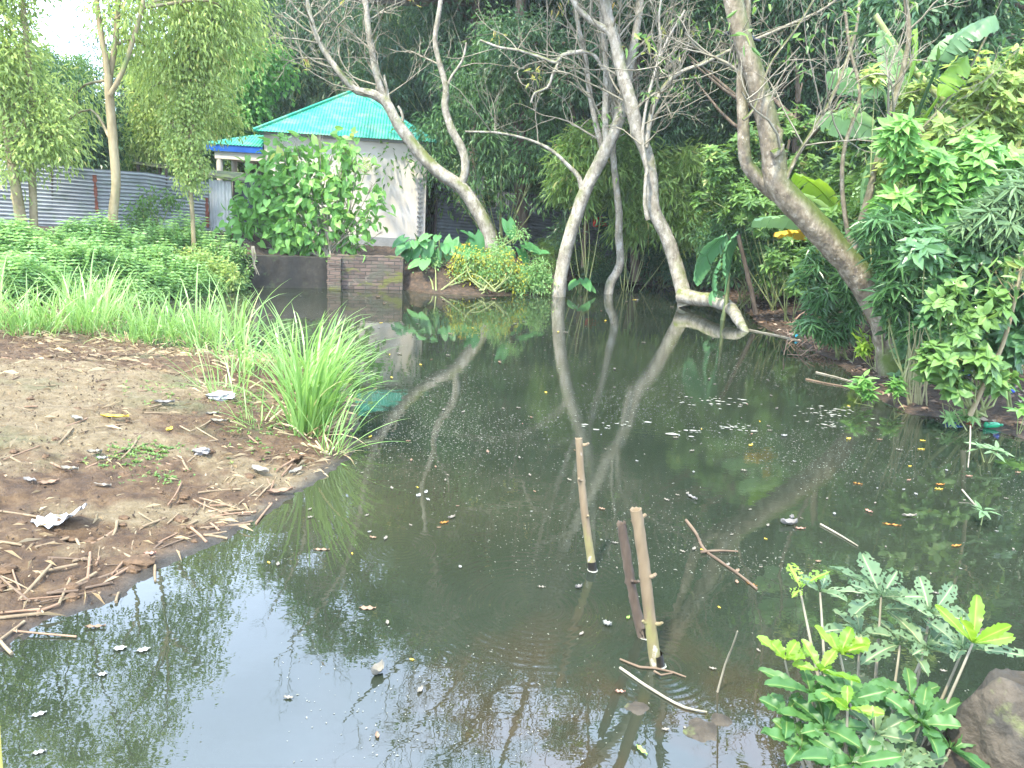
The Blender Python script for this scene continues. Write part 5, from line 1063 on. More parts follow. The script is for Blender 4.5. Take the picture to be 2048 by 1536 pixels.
prg = [grass('grass_tuft', 'fine-bladed'+GL, 60, 672, 30, (.45, 1.0), .26, .4, 1.3, 1011, .020, None, 'fine tufts on the bank edge', rx=1.5),
       grass('grass_tuft', 'low wide'+GL, 270, 685, 24, (.4, .85), .26, .55, 1.4, 1012, .018, None, 'low wide tufts on the bank edge', rx=1.5),
       grass('grass_tuft', 'taller'+GL, 185, 668, 34, (.5, 1.2), .2, .3, 1.1, 1013, .022, None, 'taller tufts on the bank edge')]
for k in range(27):
    px = -60+k*20+rg.normal()*6; py = 662+rg.normal()*9+(14 if px > 250 else 0)+(14 if px > 380 else 0); q = ong(px, py); dup(prg[k % 3], q, rg.uniform(0, 6), rg.uniform(.55, 1.0), ('fine-bladed grass tuft along the back edge of the mud bank', 'low wide grass tuft along the back edge of the mud bank', 'taller grass tuft along the back edge of the mud bank')[k % 3], ('fine', 'low wide', 'taller')[k % 3]+' tufts on the bank edge')
for k in range(9):
    px = rg.uniform(-60, 300); py = rg.uniform(612, 650); q = ong(px, py); q[2] = max(q[2], 0.0); dup(prg[k % 3], q, rg.uniform(0, 6), rg.uniform(.6, .95), 'grass tuft standing in the wet strip between the bank and the weeds', 'tufts in the wet strip')
CLOD = noisemat('earth_clod', [(.3,(.04,.024,.013)),(.7,(.13,.08,.042))], scale=14, bump=.6)
# ------------------------------------------------------------------ sticks, straw and litter on the mud
CANE = noisemat('dry_cane', [(.3,(0.102,0.0714,0.0408)),(.5,(0.19,0.143,0.085)),(.7,(0.272,0.224,0.146))], scale=5, bump=.3, bscale=30, layers=[((.13,.08,.05), 7, .55, .7, (1,1,1))])
CANE2 = noisemat('reddish_cane', [(.3,(.12,.07,.04)),(.7,(.27,.18,.115))], scale=6, bump=.3)
CANED = noisemat('wet_dark_cane', [(.3,(0.0612,0.0408,0.0272)),(.7,(0.163,0.116,0.0748))], scale=5, bump=.3)
def cane(a, b, r, seed, mat_=None, name='cane_piece'):
    rng = RNG(seed); a, b = np.array(a), np.array(b); mb = MB(); Ln = np.linalg.norm(b-a); k = max(3, int(Ln/.03)); t = np.linspace(0, 1, k+1)
    P = a+np.outer(t, b-a)+np.outer(np.sin(t*pi), rng.normal(size=3)*.02*Ln*[1, 1, .3]); R_ = r*(1+.18*(rng.random(k+1) < .18)+rng.normal(0, .03, k+1)); tube(mb, P, R_, 7, .05)
    return mb.build(name, mat_ or (CANE, CANE, CANE2, CANED)[rng.integers(4)], off=a, smooth=True)
def gp(px, py, dz=.006): q = ong(px, py); q[2] += dz; return q
traced = [((0,1036),(118,1057),.010,'long pale straight cane lying beside the white plastic rag'),((72,1113),(138,1079),.012,'pale cane pointing up right below the white rag'),((0,1101),(45,1099),.011,'short cane at the left photo edge below the long pale one'),
 ((168,1101),(231,1065),.012,'cane crossing a darker one in the middle of the cane scatter'),((184,1108),(215,1076),.010,'darker cane under the crossing one'),((208,1102),(285,1129),.013,'stout pinkish cane sloping down right'),((154,1094),(170,1119),.012,'short cane left of the crossing pair'),
 ((147,1140),(184,1120),.012,'cane end lying above the long waterline pair'),((193,1144),(199,1122),.010,'tiny upright-lying cane piece above the waterline pair'),((118,1212),(143,1172),.011,'short cane steeply slanting near the mud edge'),((143,1190),(193,1149),.012,'cane ending at the long waterline pair'),
 ((100,1197),(311,1131),.014,'longest jointed cane along the waterline'),((172,1196),(226,1174),.011,'second cane tucked under the longest jointed one'),((0,1248),(91,1249),.013,'thick cane lying level at the left mud edge'),((0,1285),(50,1255),.011,'cane slanting under the level one at the left edge'),
 ((233,1217),(238,1194),.011,'short cane piece stuck upright in wet mud'),((75,1239),(118,1224),.012,'dark short cane by the wet mud'),((311,1165),(311,1144),.010,'dark stub at the tip of the longest cane'),((379,1061),(414,1090),.012,'cane at the water edge pointing down right'),
 ((412,1086),(453,1067),.010,'cane at the water edge pointing up right'),((408,1085),(455,1086),.011,'cane touching the water and lying level'),((421,1049),(439,1065),.010,'short pale cane above the water-edge trio'),((422,1047),(512,1034),.011,'dark long cane along the water edge'),((437,1036),(487,1024),.011,'dark cane above the long water-edge one'),
 ((512,1049),(544,1018),.011,'yellowish cane poking into the water'),((265,943),(294,949),.009,'small thin stick in the dark mud patch'),((302,935),(333,936),.010,'pale stick left of the slanting one in the dark mud'),((317,930),(376,945),.010,'pale slanting stick in the dark mud'),((369,938),(397,916),.010,'stick below the grey-white scrap'),
 ((381,866),(426,841),.010,'stick pointing up right above the dark mud'),((360,856),(381,868),.010,'short stick meeting the up-pointing one'),((277,883),(340,866),.009,'thin stick left of the small yellow leaf'),((412,950),(412,968),.010,'short pale stick standing out on the sandy streak'),
 ((553,945),(607,916),.012,'cane below the tall grass clump'),((564,954),(584,934),.010,'short cane below the tall grass clump'),((193,857),(254,855),.009,'thin level stick by the long yellow leaf'),((157,839),(261,841),.010,'long weathered stick above the yellow leaf'),((158,868),(193,857),.008,'thin stick below the weathered one'),
 ((28,1278),(154,1285),.007,'thin straw floating off the left mud edge'),((0,1290),(25,1320),.012,'pale cane at the left edge touching the water')]
for k, (a, b, r, lab) in enumerate(traced): tag(cane(gp(*a), gp(*b), r*.62, 1100+k), lab, 'cane')
rg = RNG(1200)
for k in range(170):
    if k < 42: px, py = rg.uniform(-40, 560), 0; py = float(np.interp(px, [-40,0,90,250,330,440,560], [1290,1265,1215,1165,1100,1055,995]))-abs(rg.normal())*38
    elif k < 120: px, py = rg.uniform(-40, 480), 704+abs(rg.normal())*26+(.04*0)
    else: px, py = rg.uniform(0, 560), rg.uniform(740, 960)
    a = gp(px, py); d = rg.uniform(0, pi); Ln = rg.uniform(.06, .32); b = a+[cos(d)*Ln, sin(d)*Ln, 0]; b[2] = gz(b[0], b[1])+.014
    if sdist([b[:2]])[0] < -.1: continue
    tag(cane(a, b, rg.uniform(.0025, .0075), 1300+k), 'small dry cane or stalk piece strewn on the mud bank', 'cane', 'small stalk pieces on the mud bank')
q = np.column_stack([rg.uniform(-8, -.8, 26000), rg.uniform(2.5, 10, 26000)]); s_ = sdist(q); pr = np.exp(-np.maximum(s_, 0)/.35)*.35+.10+.75*sstep(q[:, 1], 7.2, 8.6)
nn_ = np.array([mn.noise(Vector((a[0]*1.5, a[1]*1.5, 7))) for a in q]); keep = (s_ > .02) & (rg.random(len(q)) < pr*(.5+nn_*1.2)); q = q[keep][:6500]
P = np.column_stack([q, ground_h(q)+.016]); mb = MB(); D = sph(rg, len(P))*[1, 1, .12]
leaves(mb, P, D, np.tile([0, 0, 1.], (len(P), 1))+rg.normal(size=(len(P), 3))*.3, rg.uniform(.03, .20, len(P))*(1-.35*(q[:, 1] < 6)), rg.uniform(.003, .009, len(P)), 'dia', rg)
ob = mb.build('straw_litter', G['drygrass']); tag(ob, 'dry straw bits scattered over the mud bank', 'straw', kind='stuff')
q = np.column_stack([rg.uniform(-7, -.8, 20000), rg.uniform(2.5, 9, 20000)]); s_ = sdist(q); q = q[s_ > .03][:9000]; P = np.column_stack([q, ground_h(q)+.012]); mb = MB()
leaves(mb, P, sph(rg, len(P)), sph(rg, len(P)), rg.uniform(.008, .03, len(P)), rg.uniform(.006, .02, len(P)), 'dia', rg)
G['crumb'] = leafmat('mud_crumb', (.04,.027,.018), (.13,.09,.055), (.30,.22,.13), trans=0, rough=1)
ob = mb.build('mud_crumbs', G['crumb']); tag(ob, 'dark crumbs of mud and compost on the bank', 'crumbs', kind='stuff')
# clods half sunk in the bank
rg = RNG(1390); n_ = 0
while n_ < 70:
    q_ = ong(rg.uniform(-20, 640), rg.uniform(760, 1230)); s_ = sdist([q_[:2]])[0]
    if s_ < .05: continue
    mb = MB(); r = rg.gamma(3, .0055)+.008; mb.add(*rock(q_+[0, 0, r*.1], r, 3000+n_, (1.2, 1, .6), 10, 7, .45)); ob = mb.build('mud_clod', CLOD, off=q_); tag(ob, 'small dark clod of earth half sunk in the mud bank', 'clod', 'earth clods on the mud bank'); n_ += 1
# creeping green tufts on the dark mud
rg = RNG(1400); mb = MB()
for (px, py, n, sx, sy) in ((250,925,70,46,16),(310,960,36,40,8),(300,905,90,40,10),(330,790,60,50,10),(540,870,120,40,30),(480,800,120,40,16)):
    for k in range(n):
        q_ = ong(px+rg.normal()*sx, py+rg.normal()*sy); leaves(mb, np.tile(q_, (3, 1))+[0,0,.008], sph(rg, 3)*[1,1,.4]+[0,0,.2], np.tile([0,0,1.],(3,1)), .03, .014, 'dia', rg)
ob = mb.build('creeping_weeds', G['mid']); tag(ob, 'tiny creeping green weeds on the dark mud patch', 'weeds', kind='stuff')
# dry leaves and plastic on the mud
def curled(mb, c, dirh, L_, W_, curl, z0=.012, nv=9, nu=5, val=.5, lobed=False, rng=None, tilt=0):
    d = np.array([cos(dirh), sin(dirh), 0]); s = np.array([-d[1], d[0], 0]); V = []
    for i in range(nv):
        t = i/(nv-1); w_ = W_*sin(pi*min(1, t*.93+.05))**.8*(1+.18*sin(t*17) if lobed else 1)
        for k in range(nu):
            u = (k/(nu-1)-.5)*2; V.append(np.array(c)+d*(t-.5)*L_+s*u*w_/2+np.array([0, 0, z0+curl*W_*(u*u*.8+.5*(2*t-1)**2)+tilt*t*L_+.004*sin(i*2+k)]))
    i0 = (np.arange(nv-1)[:, None]*nu+np.arange(nu-1)[None]).ravel(); mb.add(V, np.stack([i0, i0+1, i0+nu+1, i0+nu], 1), val)
LC = {'pale': noisemat('pale_dry_leaf', [(.3,(0.133,0.12,0.0915)),(.7,(0.235,0.219,0.178))], scale=12, bump=.1), 'white': noisemat('whitish_leaf', [(.3,(0.184,0.189,0.168)),(.7,(0.28,0.286,0.26))], scale=12, bump=.1),
      'yellow': noisemat('yellow_leaf', [(.3,(.55,.38,.04)),(.7,(.70,.58,.10))], scale=8, bump=0), 'orange': noisemat('orange_leaf', [(.3,(0.286,0.109,0.0204)),(.7,(0.408,0.204,0.0476))], scale=8, bump=0),
      'brown': noisemat('brown_leaf', [(.3,(.13,.08,.05)),(.7,(.30,.21,.14))], scale=10, bump=.1), 'grey': noisemat('grey_leaf', [(.3,(0.102,0.0968,0.087)),(.7,(0.229,0.219,0.204))], scale=16, bump=.2),
      'green': noisemat('fresh_leaf', [(.3,(.16,.30,.06)),(.7,(.28,.42,.10))], scale=8, bump=0), 'pink': noisemat('pinkish_leaf', [(.3,(0.272,0.136,0.0952)),(.7,(0.374,0.224,0.17))], scale=8, bump=0)}
def leafthing(px, py, L_, W_, c_, ang, label, curl=.35, onw=False, name=None, group=None, lobed=False):
    q_ = onz(px, py, 0) if onw else ong(px, py); mb = MB(); curled(mb, q_, ang, L_, W_, curl, .004 if onw else .016, lobed=lobed)
    ob = mb.build(name or ('floating_leaf' if onw else 'dry_leaf'), LC[c_], off=q_, smooth=True); return tag(ob, label, 'leaf', group)
for a in ((155,850,.13,.05,'pale',-.5,'pale curled leaf on the sandy mud near the long yellow leaf'),(230,841,.20,.045,'yellow',.1,'long yellow leaf lying on the upper mud bank'),(339,868,.07,.045,'yellow',1.5,'small yellow leaf curled upright on the mud'),(190,915,.09,.05,'pale',.3,'small folded pale leaf in the dark mud'),(205,930,.07,.04,'white',.2,'tiny whitish leaf in the dark mud'),
          (98,975,.11,.05,'brown',.6,'brown curled leaf at the left of the dark mud'),(140,949,.12,.045,'pale',-.1,'pale leaf lying flat left of the green patch'),(200,982,.14,.04,'pale',.0,'long pale leaf below the green patch'),(60,968,.10,.04,'grey',-.3,'grey-brown leaf on the left dark mud'),(437,850,.12,.05,'pale',.0,'pale leaf near the grass clump'),(330,815,.15,.06,'grey',.2,'grey leaf by the white plastic'),
          (520,955,.16,.07,'pale',-.5,'torn pale leaf on the sandy tip below the grass'),(560,990,.16,.06,'brown',.5,'reddish brown husk at the tip water edge'),(592,950,.14,.05,'pale',1.2,'pale upright husk at the tip water edge'),(300,1115,.06,.03,'pink',.3,'small pink-brown leaf by the stout cane'),(425,838,.10,.05,'pale',.5,'folded leaf under the grass clump')): leafthing(*a)
WHT = noisemat('dirty_white_plastic', [(.3,(0.28,0.28,0.27)),(.7,(0.398,0.398,0.388))], scale=6, bump=.5, rough=.35)
def crumple(px, py, r, seed, mat_, name, label, cat, squash=(1.2,1,.5), z=.03, onw=False, am=.5):
    q_ = (onz(px, py) if onw else ong(px, py))+[0, 0, z]; mb = MB(); mb.add(*rock(q_, r, seed, squash, 22, 14, am)); ob = mb.build(name, mat_, off=q_, smooth=False); return tag(ob, label, cat)
crumple(443, 803, .085, 1, WHT, 'crumpled_plastic', 'crumpled white plastic lying left of the big grass clump', 'litter', (1.3,.8,.5))
crumple(405, 915, .045, 2, LC['grey'], 'crumpled_scrap', 'small grey-white scrap on the mud near the sandy streak', 'litter')
q0 = ong(120, 1052); mb = MB(); rg = RNG(7)
for i in range(12):
    for k in range(6):
        t = i/11; mb.v.append(np.array([[q0[0]-.12+t*.27, q0[1]-.02+(k-2.5)*.015*(1+1.2*sin(pi*t)), q0[2]+.02+.10*max(0, t-.55)*2+.014*sin(i*2.3+k*1.9)]])); mb.a.append(np.array([.5])); mb.n += 1
i0 = (np.arange(11)[:, None]*6+np.arange(5)[None]).ravel(); mb.idx.append(np.stack([i0, i0+1, i0+7, i0+6], 1).ravel()); mb.tot.append(np.full(55, 4)); mb.mi.append(np.zeros(55, int))
ob = mb.build('plastic_rag', WHT, off=q0); tag(ob, 'white plastic rag with one corner standing up on the lower mud bank', 'litter')

# ------------------------------------------------------------------ things in the water
BAM = noisemat('dry_bamboo', [(.3,(0.0952,0.068,0.0374)),(.5,(0.17,0.129,0.0782)),(.7,(0.238,0.197,0.133))], scale=6, bump=.25, bscale=30, stretch=(1,1,.22), layers=[((.20,.22,.06), 2.5, .50, .66, (1,1,.4)), ((.16,.11,.075), 8, .56, .7, (1,1,.2)), ((.38,.35,.30), 18, .62,.7,(1,1,.5))])
BAMD = noisemat('weathered_bamboo', [(.3,(0.0408,0.0286,0.0204)),(.5,(0.0884,0.0666,0.0476)),(.7,(0.156,0.133,0.102))], scale=7, bump=.5, bscale=30, stretch=(1,1,.12), layers=[((.05,.035,.025), 9, .54, .66, (1,1,.1))])
WETB = noisemat('wet_black_bamboo', [(.3,(.008,.008,.006)),(.7,(.025,.022,.016))], scale=8, bump=.2, rough=.3)
FOAM = noisemat('pale_scum', [(.3,(.14,.145,.11)),(.7,(.27,.275,.225))], scale=20, bump=.2)
def stake(label, top, base, w_top, w_base, nodes, mat_, seed, split=False):
    rng = RNG(seed); b_ = onz(*base); t_ = at(top[0], top[1], b_[1]+.02); d = np.linalg.norm(b_-CAM); r0_, r1_ = .80*w_base/2/FPX*d, w_top*.8/2/FPX*np.linalg.norm(t_-CAM)
    root = thing('bamboo_stake', label, 'stake', b_); mb = MB(); ax = nrm(t_-b_); Ln = np.linalg.norm(t_-b_)
    k = 40; t = np.linspace(-.25, 1, k+1); P = b_+np.outer(t*Ln, ax)+np.outer(.012*np.sin(t*3+seed), [1, 0, 0]); R_ = r0_+(r1_-r0_)*np.clip(t, 0, 1)
    for nd in nodes: R_ = R_*(1+.13*np.exp(-((t-nd)/.012)**2)-.05*np.exp(-((t-nd+.03)/.015)**2))
    tube(mb, P, R_, 18, .03, .025 if not split else .07, rng, cap=False)
    # hollow cut rim
    u = nrm(np.cross(ax, [0, 1, .3])); v = np.cross(ax, u); an = np.linspace(0, 2*pi, 18, endpoint=False); ring = lambda rr, h_: P[-1]+ax*h_+rr*(np.cos(an)[:, None]*u+np.sin(an)[:, None]*v)+0*an[:, None]
    V = np.concatenate([ring(R_[-1]*1.0, 0), ring(R_[-1]*1.06, .004)+np.outer(rng.normal(0, .003 if not split else .014, 18), ax), ring(R_[-1]*.72, .002), ring(R_[-1]*.6, -.045)])
    F = [[a*18+i, a*18+(i+1) % 18, (a+1)*18+(i+1) % 18, (a+1)*18+i] for a in range(3) for i in range(18)]; mb.add(V, F); mb.add(np.vstack([ring(R_[-1]*.6, -.044), P[-1]-ax*.044]), [[i, (i+1) % 18, 18] for i in range(18)], mi=1)
    mb.build('culm', [mat_, WETB], root, smooth=True)
    mb = MB(); tube(mb, [P[0], b_+ax*Ln*.02+[.0, 0, 0], b_+ax*.055], [r0_*1.06]*3, 18, .02, .02, rng, cap=False); 
    wb = mb.build('wet_base', WETB, root, smooth=True)
    mb = MB(); an2 = np.linspace(0, 2*pi, 28, endpoint=False); ra = r0_*1.08; rb_ = r0_*(1.25+.16*rng.random(28)); 
    V = np.concatenate([np.stack([b_[0]+ra*np.cos(an2), b_[1]+ra*np.sin(an2), np.full(28, .006)], 1), np.stack([b_[0]+rb_*np.cos(an2), b_[1]+rb_*np.sin(an2), np.full(28, .003)], 1)])
    mb.add(V, [[i, (i+1) % 28, 28+(i+1) % 28, 28+i] for i in range(28)]); mb.build('scum_ring', FOAM, root)
    for nd in nodes:
        for j in range(rng.integers(1, 3)):
            c = b_+ax*Ln*nd; a = rng.uniform(-2.6, .6); dd = nrm(np.array([cos(a), sin(a)*.6, .25])); mb = MB(); rr = r0_*.8; tube(mb, [c+dd*rr, c+dd*(rr+.018), c+dd*(rr+.03)+[0, 0, .008]], [.009, .008, .006], 7, .01, .15, rng); mb.build('branch_stub', mat_, root, smooth=True)
    return root
stake('bamboo stake standing alone left of the leaning pair, mossy in its middle', (1159,878), (1185,1141), 17, 20, (.42,.69,.955), BAM, 3)
stake('dark split bamboo stake with frayed top, left one of the leaning pair', (1239,1048), (1290,1274), 22, 24, (.50,), BAMD, 4, True)
stake('pale bamboo stake with cut hollow top, right one of the leaning pair', (1266,1020), (1317,1331), 28, 27, (.28,.585,.945), BAM, 5)
for a in ((837,992,.07,.05,'white',1.4,'white upper petal-like leaf of the floating white sprig',.2),(852,985,.075,.035,'white',1.5,'whitish leaf standing highest in the floating white sprig',.2),(856,1000,.06,.03,'white',-.9,'whitish leaf at the right of the floating white sprig',.2),
          (888,1047,.08,.03,'orange',.5,'orange curled leaf floating left of the three stakes',.5),(903,1037,.08,.04,'pale',.8,'pale curled leaf touching the orange one',.7),(1083,1175,.06,.02,'pale',-.05,'thin yellowish leaf floating in the ripples',.3),(1157,1177,.055,.04,'grey',.4,'grey-white scrap floating left of the dark stake',.8),
          (1214,1252,.06,.05,'white',-.4,'small white triangular scrap left of the stake pair',.8),(1500,1020,.04,.02,'pale',.4,'tiny pale leaf right of the stakes',.3),(1577,1050,.15,.10,'grey',.1,'large grey curled leaf floating in the open water on the right',.7),(1600,1058,.10,.03,'pink',.1,'pinkish rim leaf touching the large grey curled one',.4),(1583,1038,.06,.05,'grey',1.2,'small grey leaf piled on the large curled one',.8),
          (1384,997,.13,.04,'grey',-1.0,'grey slug-shaped leaf floating right of the lone stake',.8),(1783,1050,.16,.022,'orange',-.2,'long thin orange leaf floating on the right',.2),(1818,1034,.15,.05,'pale',.15,'pale split husk floating on the right',.7),(1737,1024,.08,.04,'pink',-1.0,'pinkish pale leaf floating left of the husk',.5),
          (1880,970,.10,.035,'orange',.1,'orange leaf, upper one of a pair, on the right water',.3),(1877,979,.09,.03,'yellow',.0,'yellow leaf, lower one of the pair, on the right water',.3),(1912,1093,.11,.03,'orange',.3,'orange-brown leaf floating near the right edge',.4),(1938,953,.08,.03,'pink',.0,'pink-brown leaf floating at the right',.3),(1845,882,.07,.03,'yellow',-.2,'bright yellow leaf on dark water, upper of two',.3),
          (1842,899,.09,.02,'yellow',.0,'thin yellow leaf on dark water, lower of two',.3),(1697,879,.07,.05,'yellow',.4,'small rounded yellow leaf on the speckled water',.4),(1715,968,.09,.02,'orange',-.5,'small orange leaf tilted on the speckled water',.4),(1568,873,.08,.06,'white',.2,'white leaf on the speckled water',.5),(1745,796,.06,.04,'yellow',-.4,'yellow leaf at the waterline below the mossy trunk',.3),
          (190,1256,.12,.03,'brown',.2,'dark brown green floating husk near the lower mud edge',.6),(755,1348,.10,.08,'pale',1.1,'yellowish crumpled dead leaf floating above the dark branches reflection',.9),(1256,1237,.04,.025,'green',1.0,'tiny fresh green leaf left of the pale stake',.4),(1112,1594,.07,.03,'yellow',-.8,'yellow-green leaf near the bottom edge',.4),(1283,1503,.08,.03,'green',-1.0,'yellow-green leaf floating near the bottom of the photo',.4),
          (1240,1385,.06,.025,'pink',0,'pinkish small leaf below the stakes',.4),(735,1217,.11,.05,'brown',.1,'submerged-looking brown leaf left of the ripples',.05),(643,1100,.12,.035,'brown',.1,'brown leaf near the sky reflection by the mud tip',.1),(988,598,.16,.08,'pink',.2,'pink leaf floating before the yellow shrub',.2),(1052,590,.14,.06,'orange',0,'orange leaf floating before the planted bank',.2),
          (1270,600,.18,.08,'yellow',.3,'yellow leaf floating by the slim tree foot',.1)):
    leafthing(a[0], a[1], a[2]*.72, a[3]*.62, a[4], a[5], a[6], a[7]*.7, True)
for a in ((240,1298,.075,.05,.3,'white two-lobed flake floating bottom left, left one of a pair'),(287,1301,.075,.045,.5,'white two-lobed flake floating bottom left, right one of a pair'),(205,1350,.05,.035,.2,'small white flake below the two white ones'),(78,1430,.07,.035,.6,'white flake near the left edge'),(78,1506,.06,.028,.5,'white narrow leaf low at the left edge')):
    leafthing(a[0], a[1], a[2]*.7, a[3]*.7, 'white', a[4], a[5], .08, True, 'foam_flake', lobed=True)
lp = []
for c_, L_, W_ in (('pale',.05,.022),('white',.04,.025),('yellow',.05,.022),('brown',.055,.025)):
    mb = MB(); curled(mb, (0,0,0), 0, L_, W_, .3, .004); ob = mb.build('floating_leaf', LC[c_], smooth=True)
    lb = {'pale':'small pale leaf floating on the dark open pond','white':'small whitish leaf floating on the dark open pond','yellow':'small yellow leaf floating on the dark open pond','brown':'small brown leaf floating on the dark open pond'}[c_]; tag(ob, lb, 'leaf', 'small %s floating leaves' % c_); lp.append(ob)
rg = RNG(1500); n_ = 0; usedp = set()
while n_ < 190:
    u_ = rg.random(); px = rg.uniform(520, 2040); py = rg.uniform(590, 860) if u_ < .5 else rg.uniform(860, 1150) if u_ < .93 else rg.uniform(1150, 1500)
    q_ = onz(px, py)
    if sdist([q_[:2]])[0] > -.08: continue
    i = int(rg.choice(4, p=[.5,.16,.12,.22])); o_ = lp[i] if i not in usedp else lp[i].copy()
    if i in usedp: C.objects.link(o_)
    usedp.add(i); o_.location = (q_[0], q_[1], 0); o_.rotation_euler = (0, 0, rg.uniform(0, 6.28)); k = rg.uniform(.35, .9)*(1.0+.12*max(0, q_[1]-5)); o_.scale = (k, k, k); n_ += 1
# fine floating specks and scum patches
rg = RNG(1600); px = rg.uniform(560, 2048, 60000); py = rg.choice([0, 1, 2], 60000, p=[.74, .23, .03]); py = np.where(py == 0, rg.normal(800, 75, 60000), np.where(py == 1, rg.uniform(620, 1150, 60000), rg.uniform(1000, 1530, 60000)))
d = Fv+np.outer(px-1024, Rv)/FPX-np.outer(py-768, Uv)/FPX; P = CAM+d*(-HCAM/d[:, 2])[:, None]; ok = (sdist(P[:, :2]) < -.06) & (P[:, 1] < 16)
nn_ = np.array([mn.noise(Vector((a[0]*.9, a[1]*.6, 2))) for a in P]); ok &= rg.random(len(P)) < np.clip(.30+nn_*1.1, .03, 1); P = P[ok][:13000]; P[:, 2] = .002
mb = MB(); D = sph(rg, len(P))*[1, 1, 0]; leaves(mb, P, D, np.tile([0, 0, 1.], (len(P), 1)), rg.gamma(2.2, .0035, len(P))*(.55+.07*P[:, 1]), rg.uniform(.003, .008, len(P))*(.6+.09*P[:, 1]), 'dia', rg)
ob = mb.build('floating_specks', FOAM); tag(ob, 'fine pale specks floating over the middle of the pond', 'specks', kind='stuff')
for k, (px, py, sx, sy, n, lab) in enumerate(((1655,826,34,7,60,'scattered pale scum patch, the biggest on the right middle water'),(1655,848,20,5,26,'pale scum streak just below the biggest scum patch'),(1475,857,18,5,30,'pale scum patch left of the biggest one'),(1400,862,26,4,16,'thin line of pale scum left of the scum patch'),(1430,805,40,7,40,'faint broken scum under the bright sky reflection'),(1235,850,30,5,14,'small pale scum bits above the lone stake'))):
    rg = RNG(1700+k); mb = MB(); c_ = onz(px, py)
    for j in range(n):
        q_ = onz(px+rg.normal()*sx, py+rg.normal()*sy); r = rg.gamma(2, .0035)+.003; an = np.linspace(0, 2*pi, 9, endpoint=False); rr = r*(.6+.7*rg.random(9)); V = np.stack([q_[0]+rr*np.cos(an)*1.5, q_[1]+rr*np.sin(an), np.full(9, .003+.0002*j)], 1)
        mb.add(np.vstack([V, [q_[0], q_[1], .005+.0002*j]]), [[i, (i+1) % 9, 9] for i in range(9)])
    ob = mb.build('scum_patch', FOAM, off=c_); tag(ob, lab, 'scum', kind='stuff')
# floating twigs
def twigthing(label, pts, w_, mat_=None, subs=(), name='floating_twig', zs=None):
    P = []
    for i, q_ in enumerate(pts):
        e = onz(q_[0], q_[1], q_[2] if len(q_) > 2 else .006); P.append(e)
    d = np.linalg.norm(P[0]-CAM); rng = RNG(len(label)); mb = MB(); tube(mb, P, np.linspace(w_, w_*.6, len(P))/2/FPX*d, 6, .05, .12, rng)
    for s_ in subs: Q = [onz(q_[0], q_[1], q_[2] if len(q_) > 2 else .012) for q_ in s_]; tube(mb, Q, np.linspace(w_*.8, w_*.5, len(Q))/2/FPX*d, 6, .05, .1, rng)
    ob = mb.build(name, mat_ or TWIG, off=P[0], smooth=True); return tag(ob, label, 'twig')
TWD = CANED
twigthing('long dark twig with a cross twig floating right of the stakes', [(1372,1040),(1392,1066),(1408,1098),(1440,1122),(1480,1150),(1514,1178)], 6, TWD, [((1402,1104),(1440,1101),(1476,1103))])
leafthing(1503, 1170, .06, .014, 'orange', -.7, 'orange tip leaf at the lower end of the long dark twig', .2, True)
twigthing('thin pale stick standing out of the water left of the leafy front plant', [(1435,1384,0),(1450,1330,.13),(1464,1295,.24),(1475,1262,.34)], 4, TWIG, name='upright_stick')
twigthing('curved twig lying at the foot of the pale stake', [(1240,1318),(1280,1334),(1310,1336),(1345,1344),(1372,1354)], 5, TWD, [((1308,1342),(1322,1350),(1345,1346))])
twigthing('bleached twig lying submerged below the stakes', [(1240,1335),(1290,1370),(1330,1395),(1370,1415),(1414,1424)], 6, TWIG)
twigthing('thin straight twig floating right of the big grey curled leaf', [(1641,1048),(1680,1070),(1716,1092)], 4)
twigthing('long dark twig floating left of the mossy trunk foot, lower of two', [(1612,758),(1660,768),(1718,776)], 4, TWD)
twigthing('long pale twig floating left of the mossy trunk foot, upper of two', [(1632,744),(1680,756),(1722,768)], 3)
twigthing('thin twig running to the small water plant near the right edge', [(1924,979,.05),(1945,1004),(1966,1026)], 3)
twigthing('thin vertical twig poking from the water under the orange ball', [(1941,852,.12),(1940,890,.03),(1936,935,0)], 3, name='upright_stick')
twigthing('long straw lying along the right shore under the shrubs', [(1880,820),(1960,828),(2040,832)], 4, CANE)
twigthing('thin twig arching over the water below the bent log root', [(1475,655),(1560,672),(1600,682)], 4)
# stones and lumps
CONC = noisemat('mossy_concrete', [(.3,(0.021,0.018,0.012)),(.5,(0.048,0.0396,0.027)),(.7,(0.09,0.075,0.054))], scale=9, bump=.8, bscale=22, bdist=.03, layers=[((.035,.032,.025), 6, .47, .6, (1,1,1)), ((.10,.12,.04), 5, .58, .7, (1,1,1))])
q_ = at(2105, 1500, 1.75); mb = MB(); mb.add(*rock(q_-[0,0,.25], .30, 31, (.95,.8,1.45), 90, 60, .22)); ob = mb.build('concrete_lump', CONC, off=q_-[0,0,.25], smooth=True); tag(ob, 'rough mossy concrete lump at the lower right corner', 'concrete')
for px, py, r, sq, lab, sd in ((1405,1462,.085,(1,1,.45),'pale mossy stone just breaking the surface near the bottom',41),(1440,1440,.05,(1.1,1,.5),'small grey stone touching the pale mossy one',42),(1275,1416,.05,(1.2,1,.35),'small dark stone barely above water below the stakes',43),(1990,1268,.07,(1.5,1,.3),'flat grey stone or lid behind the lime-tipped sprig',44)):
    q_ = onz(px, py)-[0,0,r*sq[2]*.62]; mb = MB(); mb.add(*rock(q_, r, sd, sq, 26, 16, .2)); ob = mb.build('stone', CONC, off=q_, smooth=True); tag(ob, lab, 'stone')
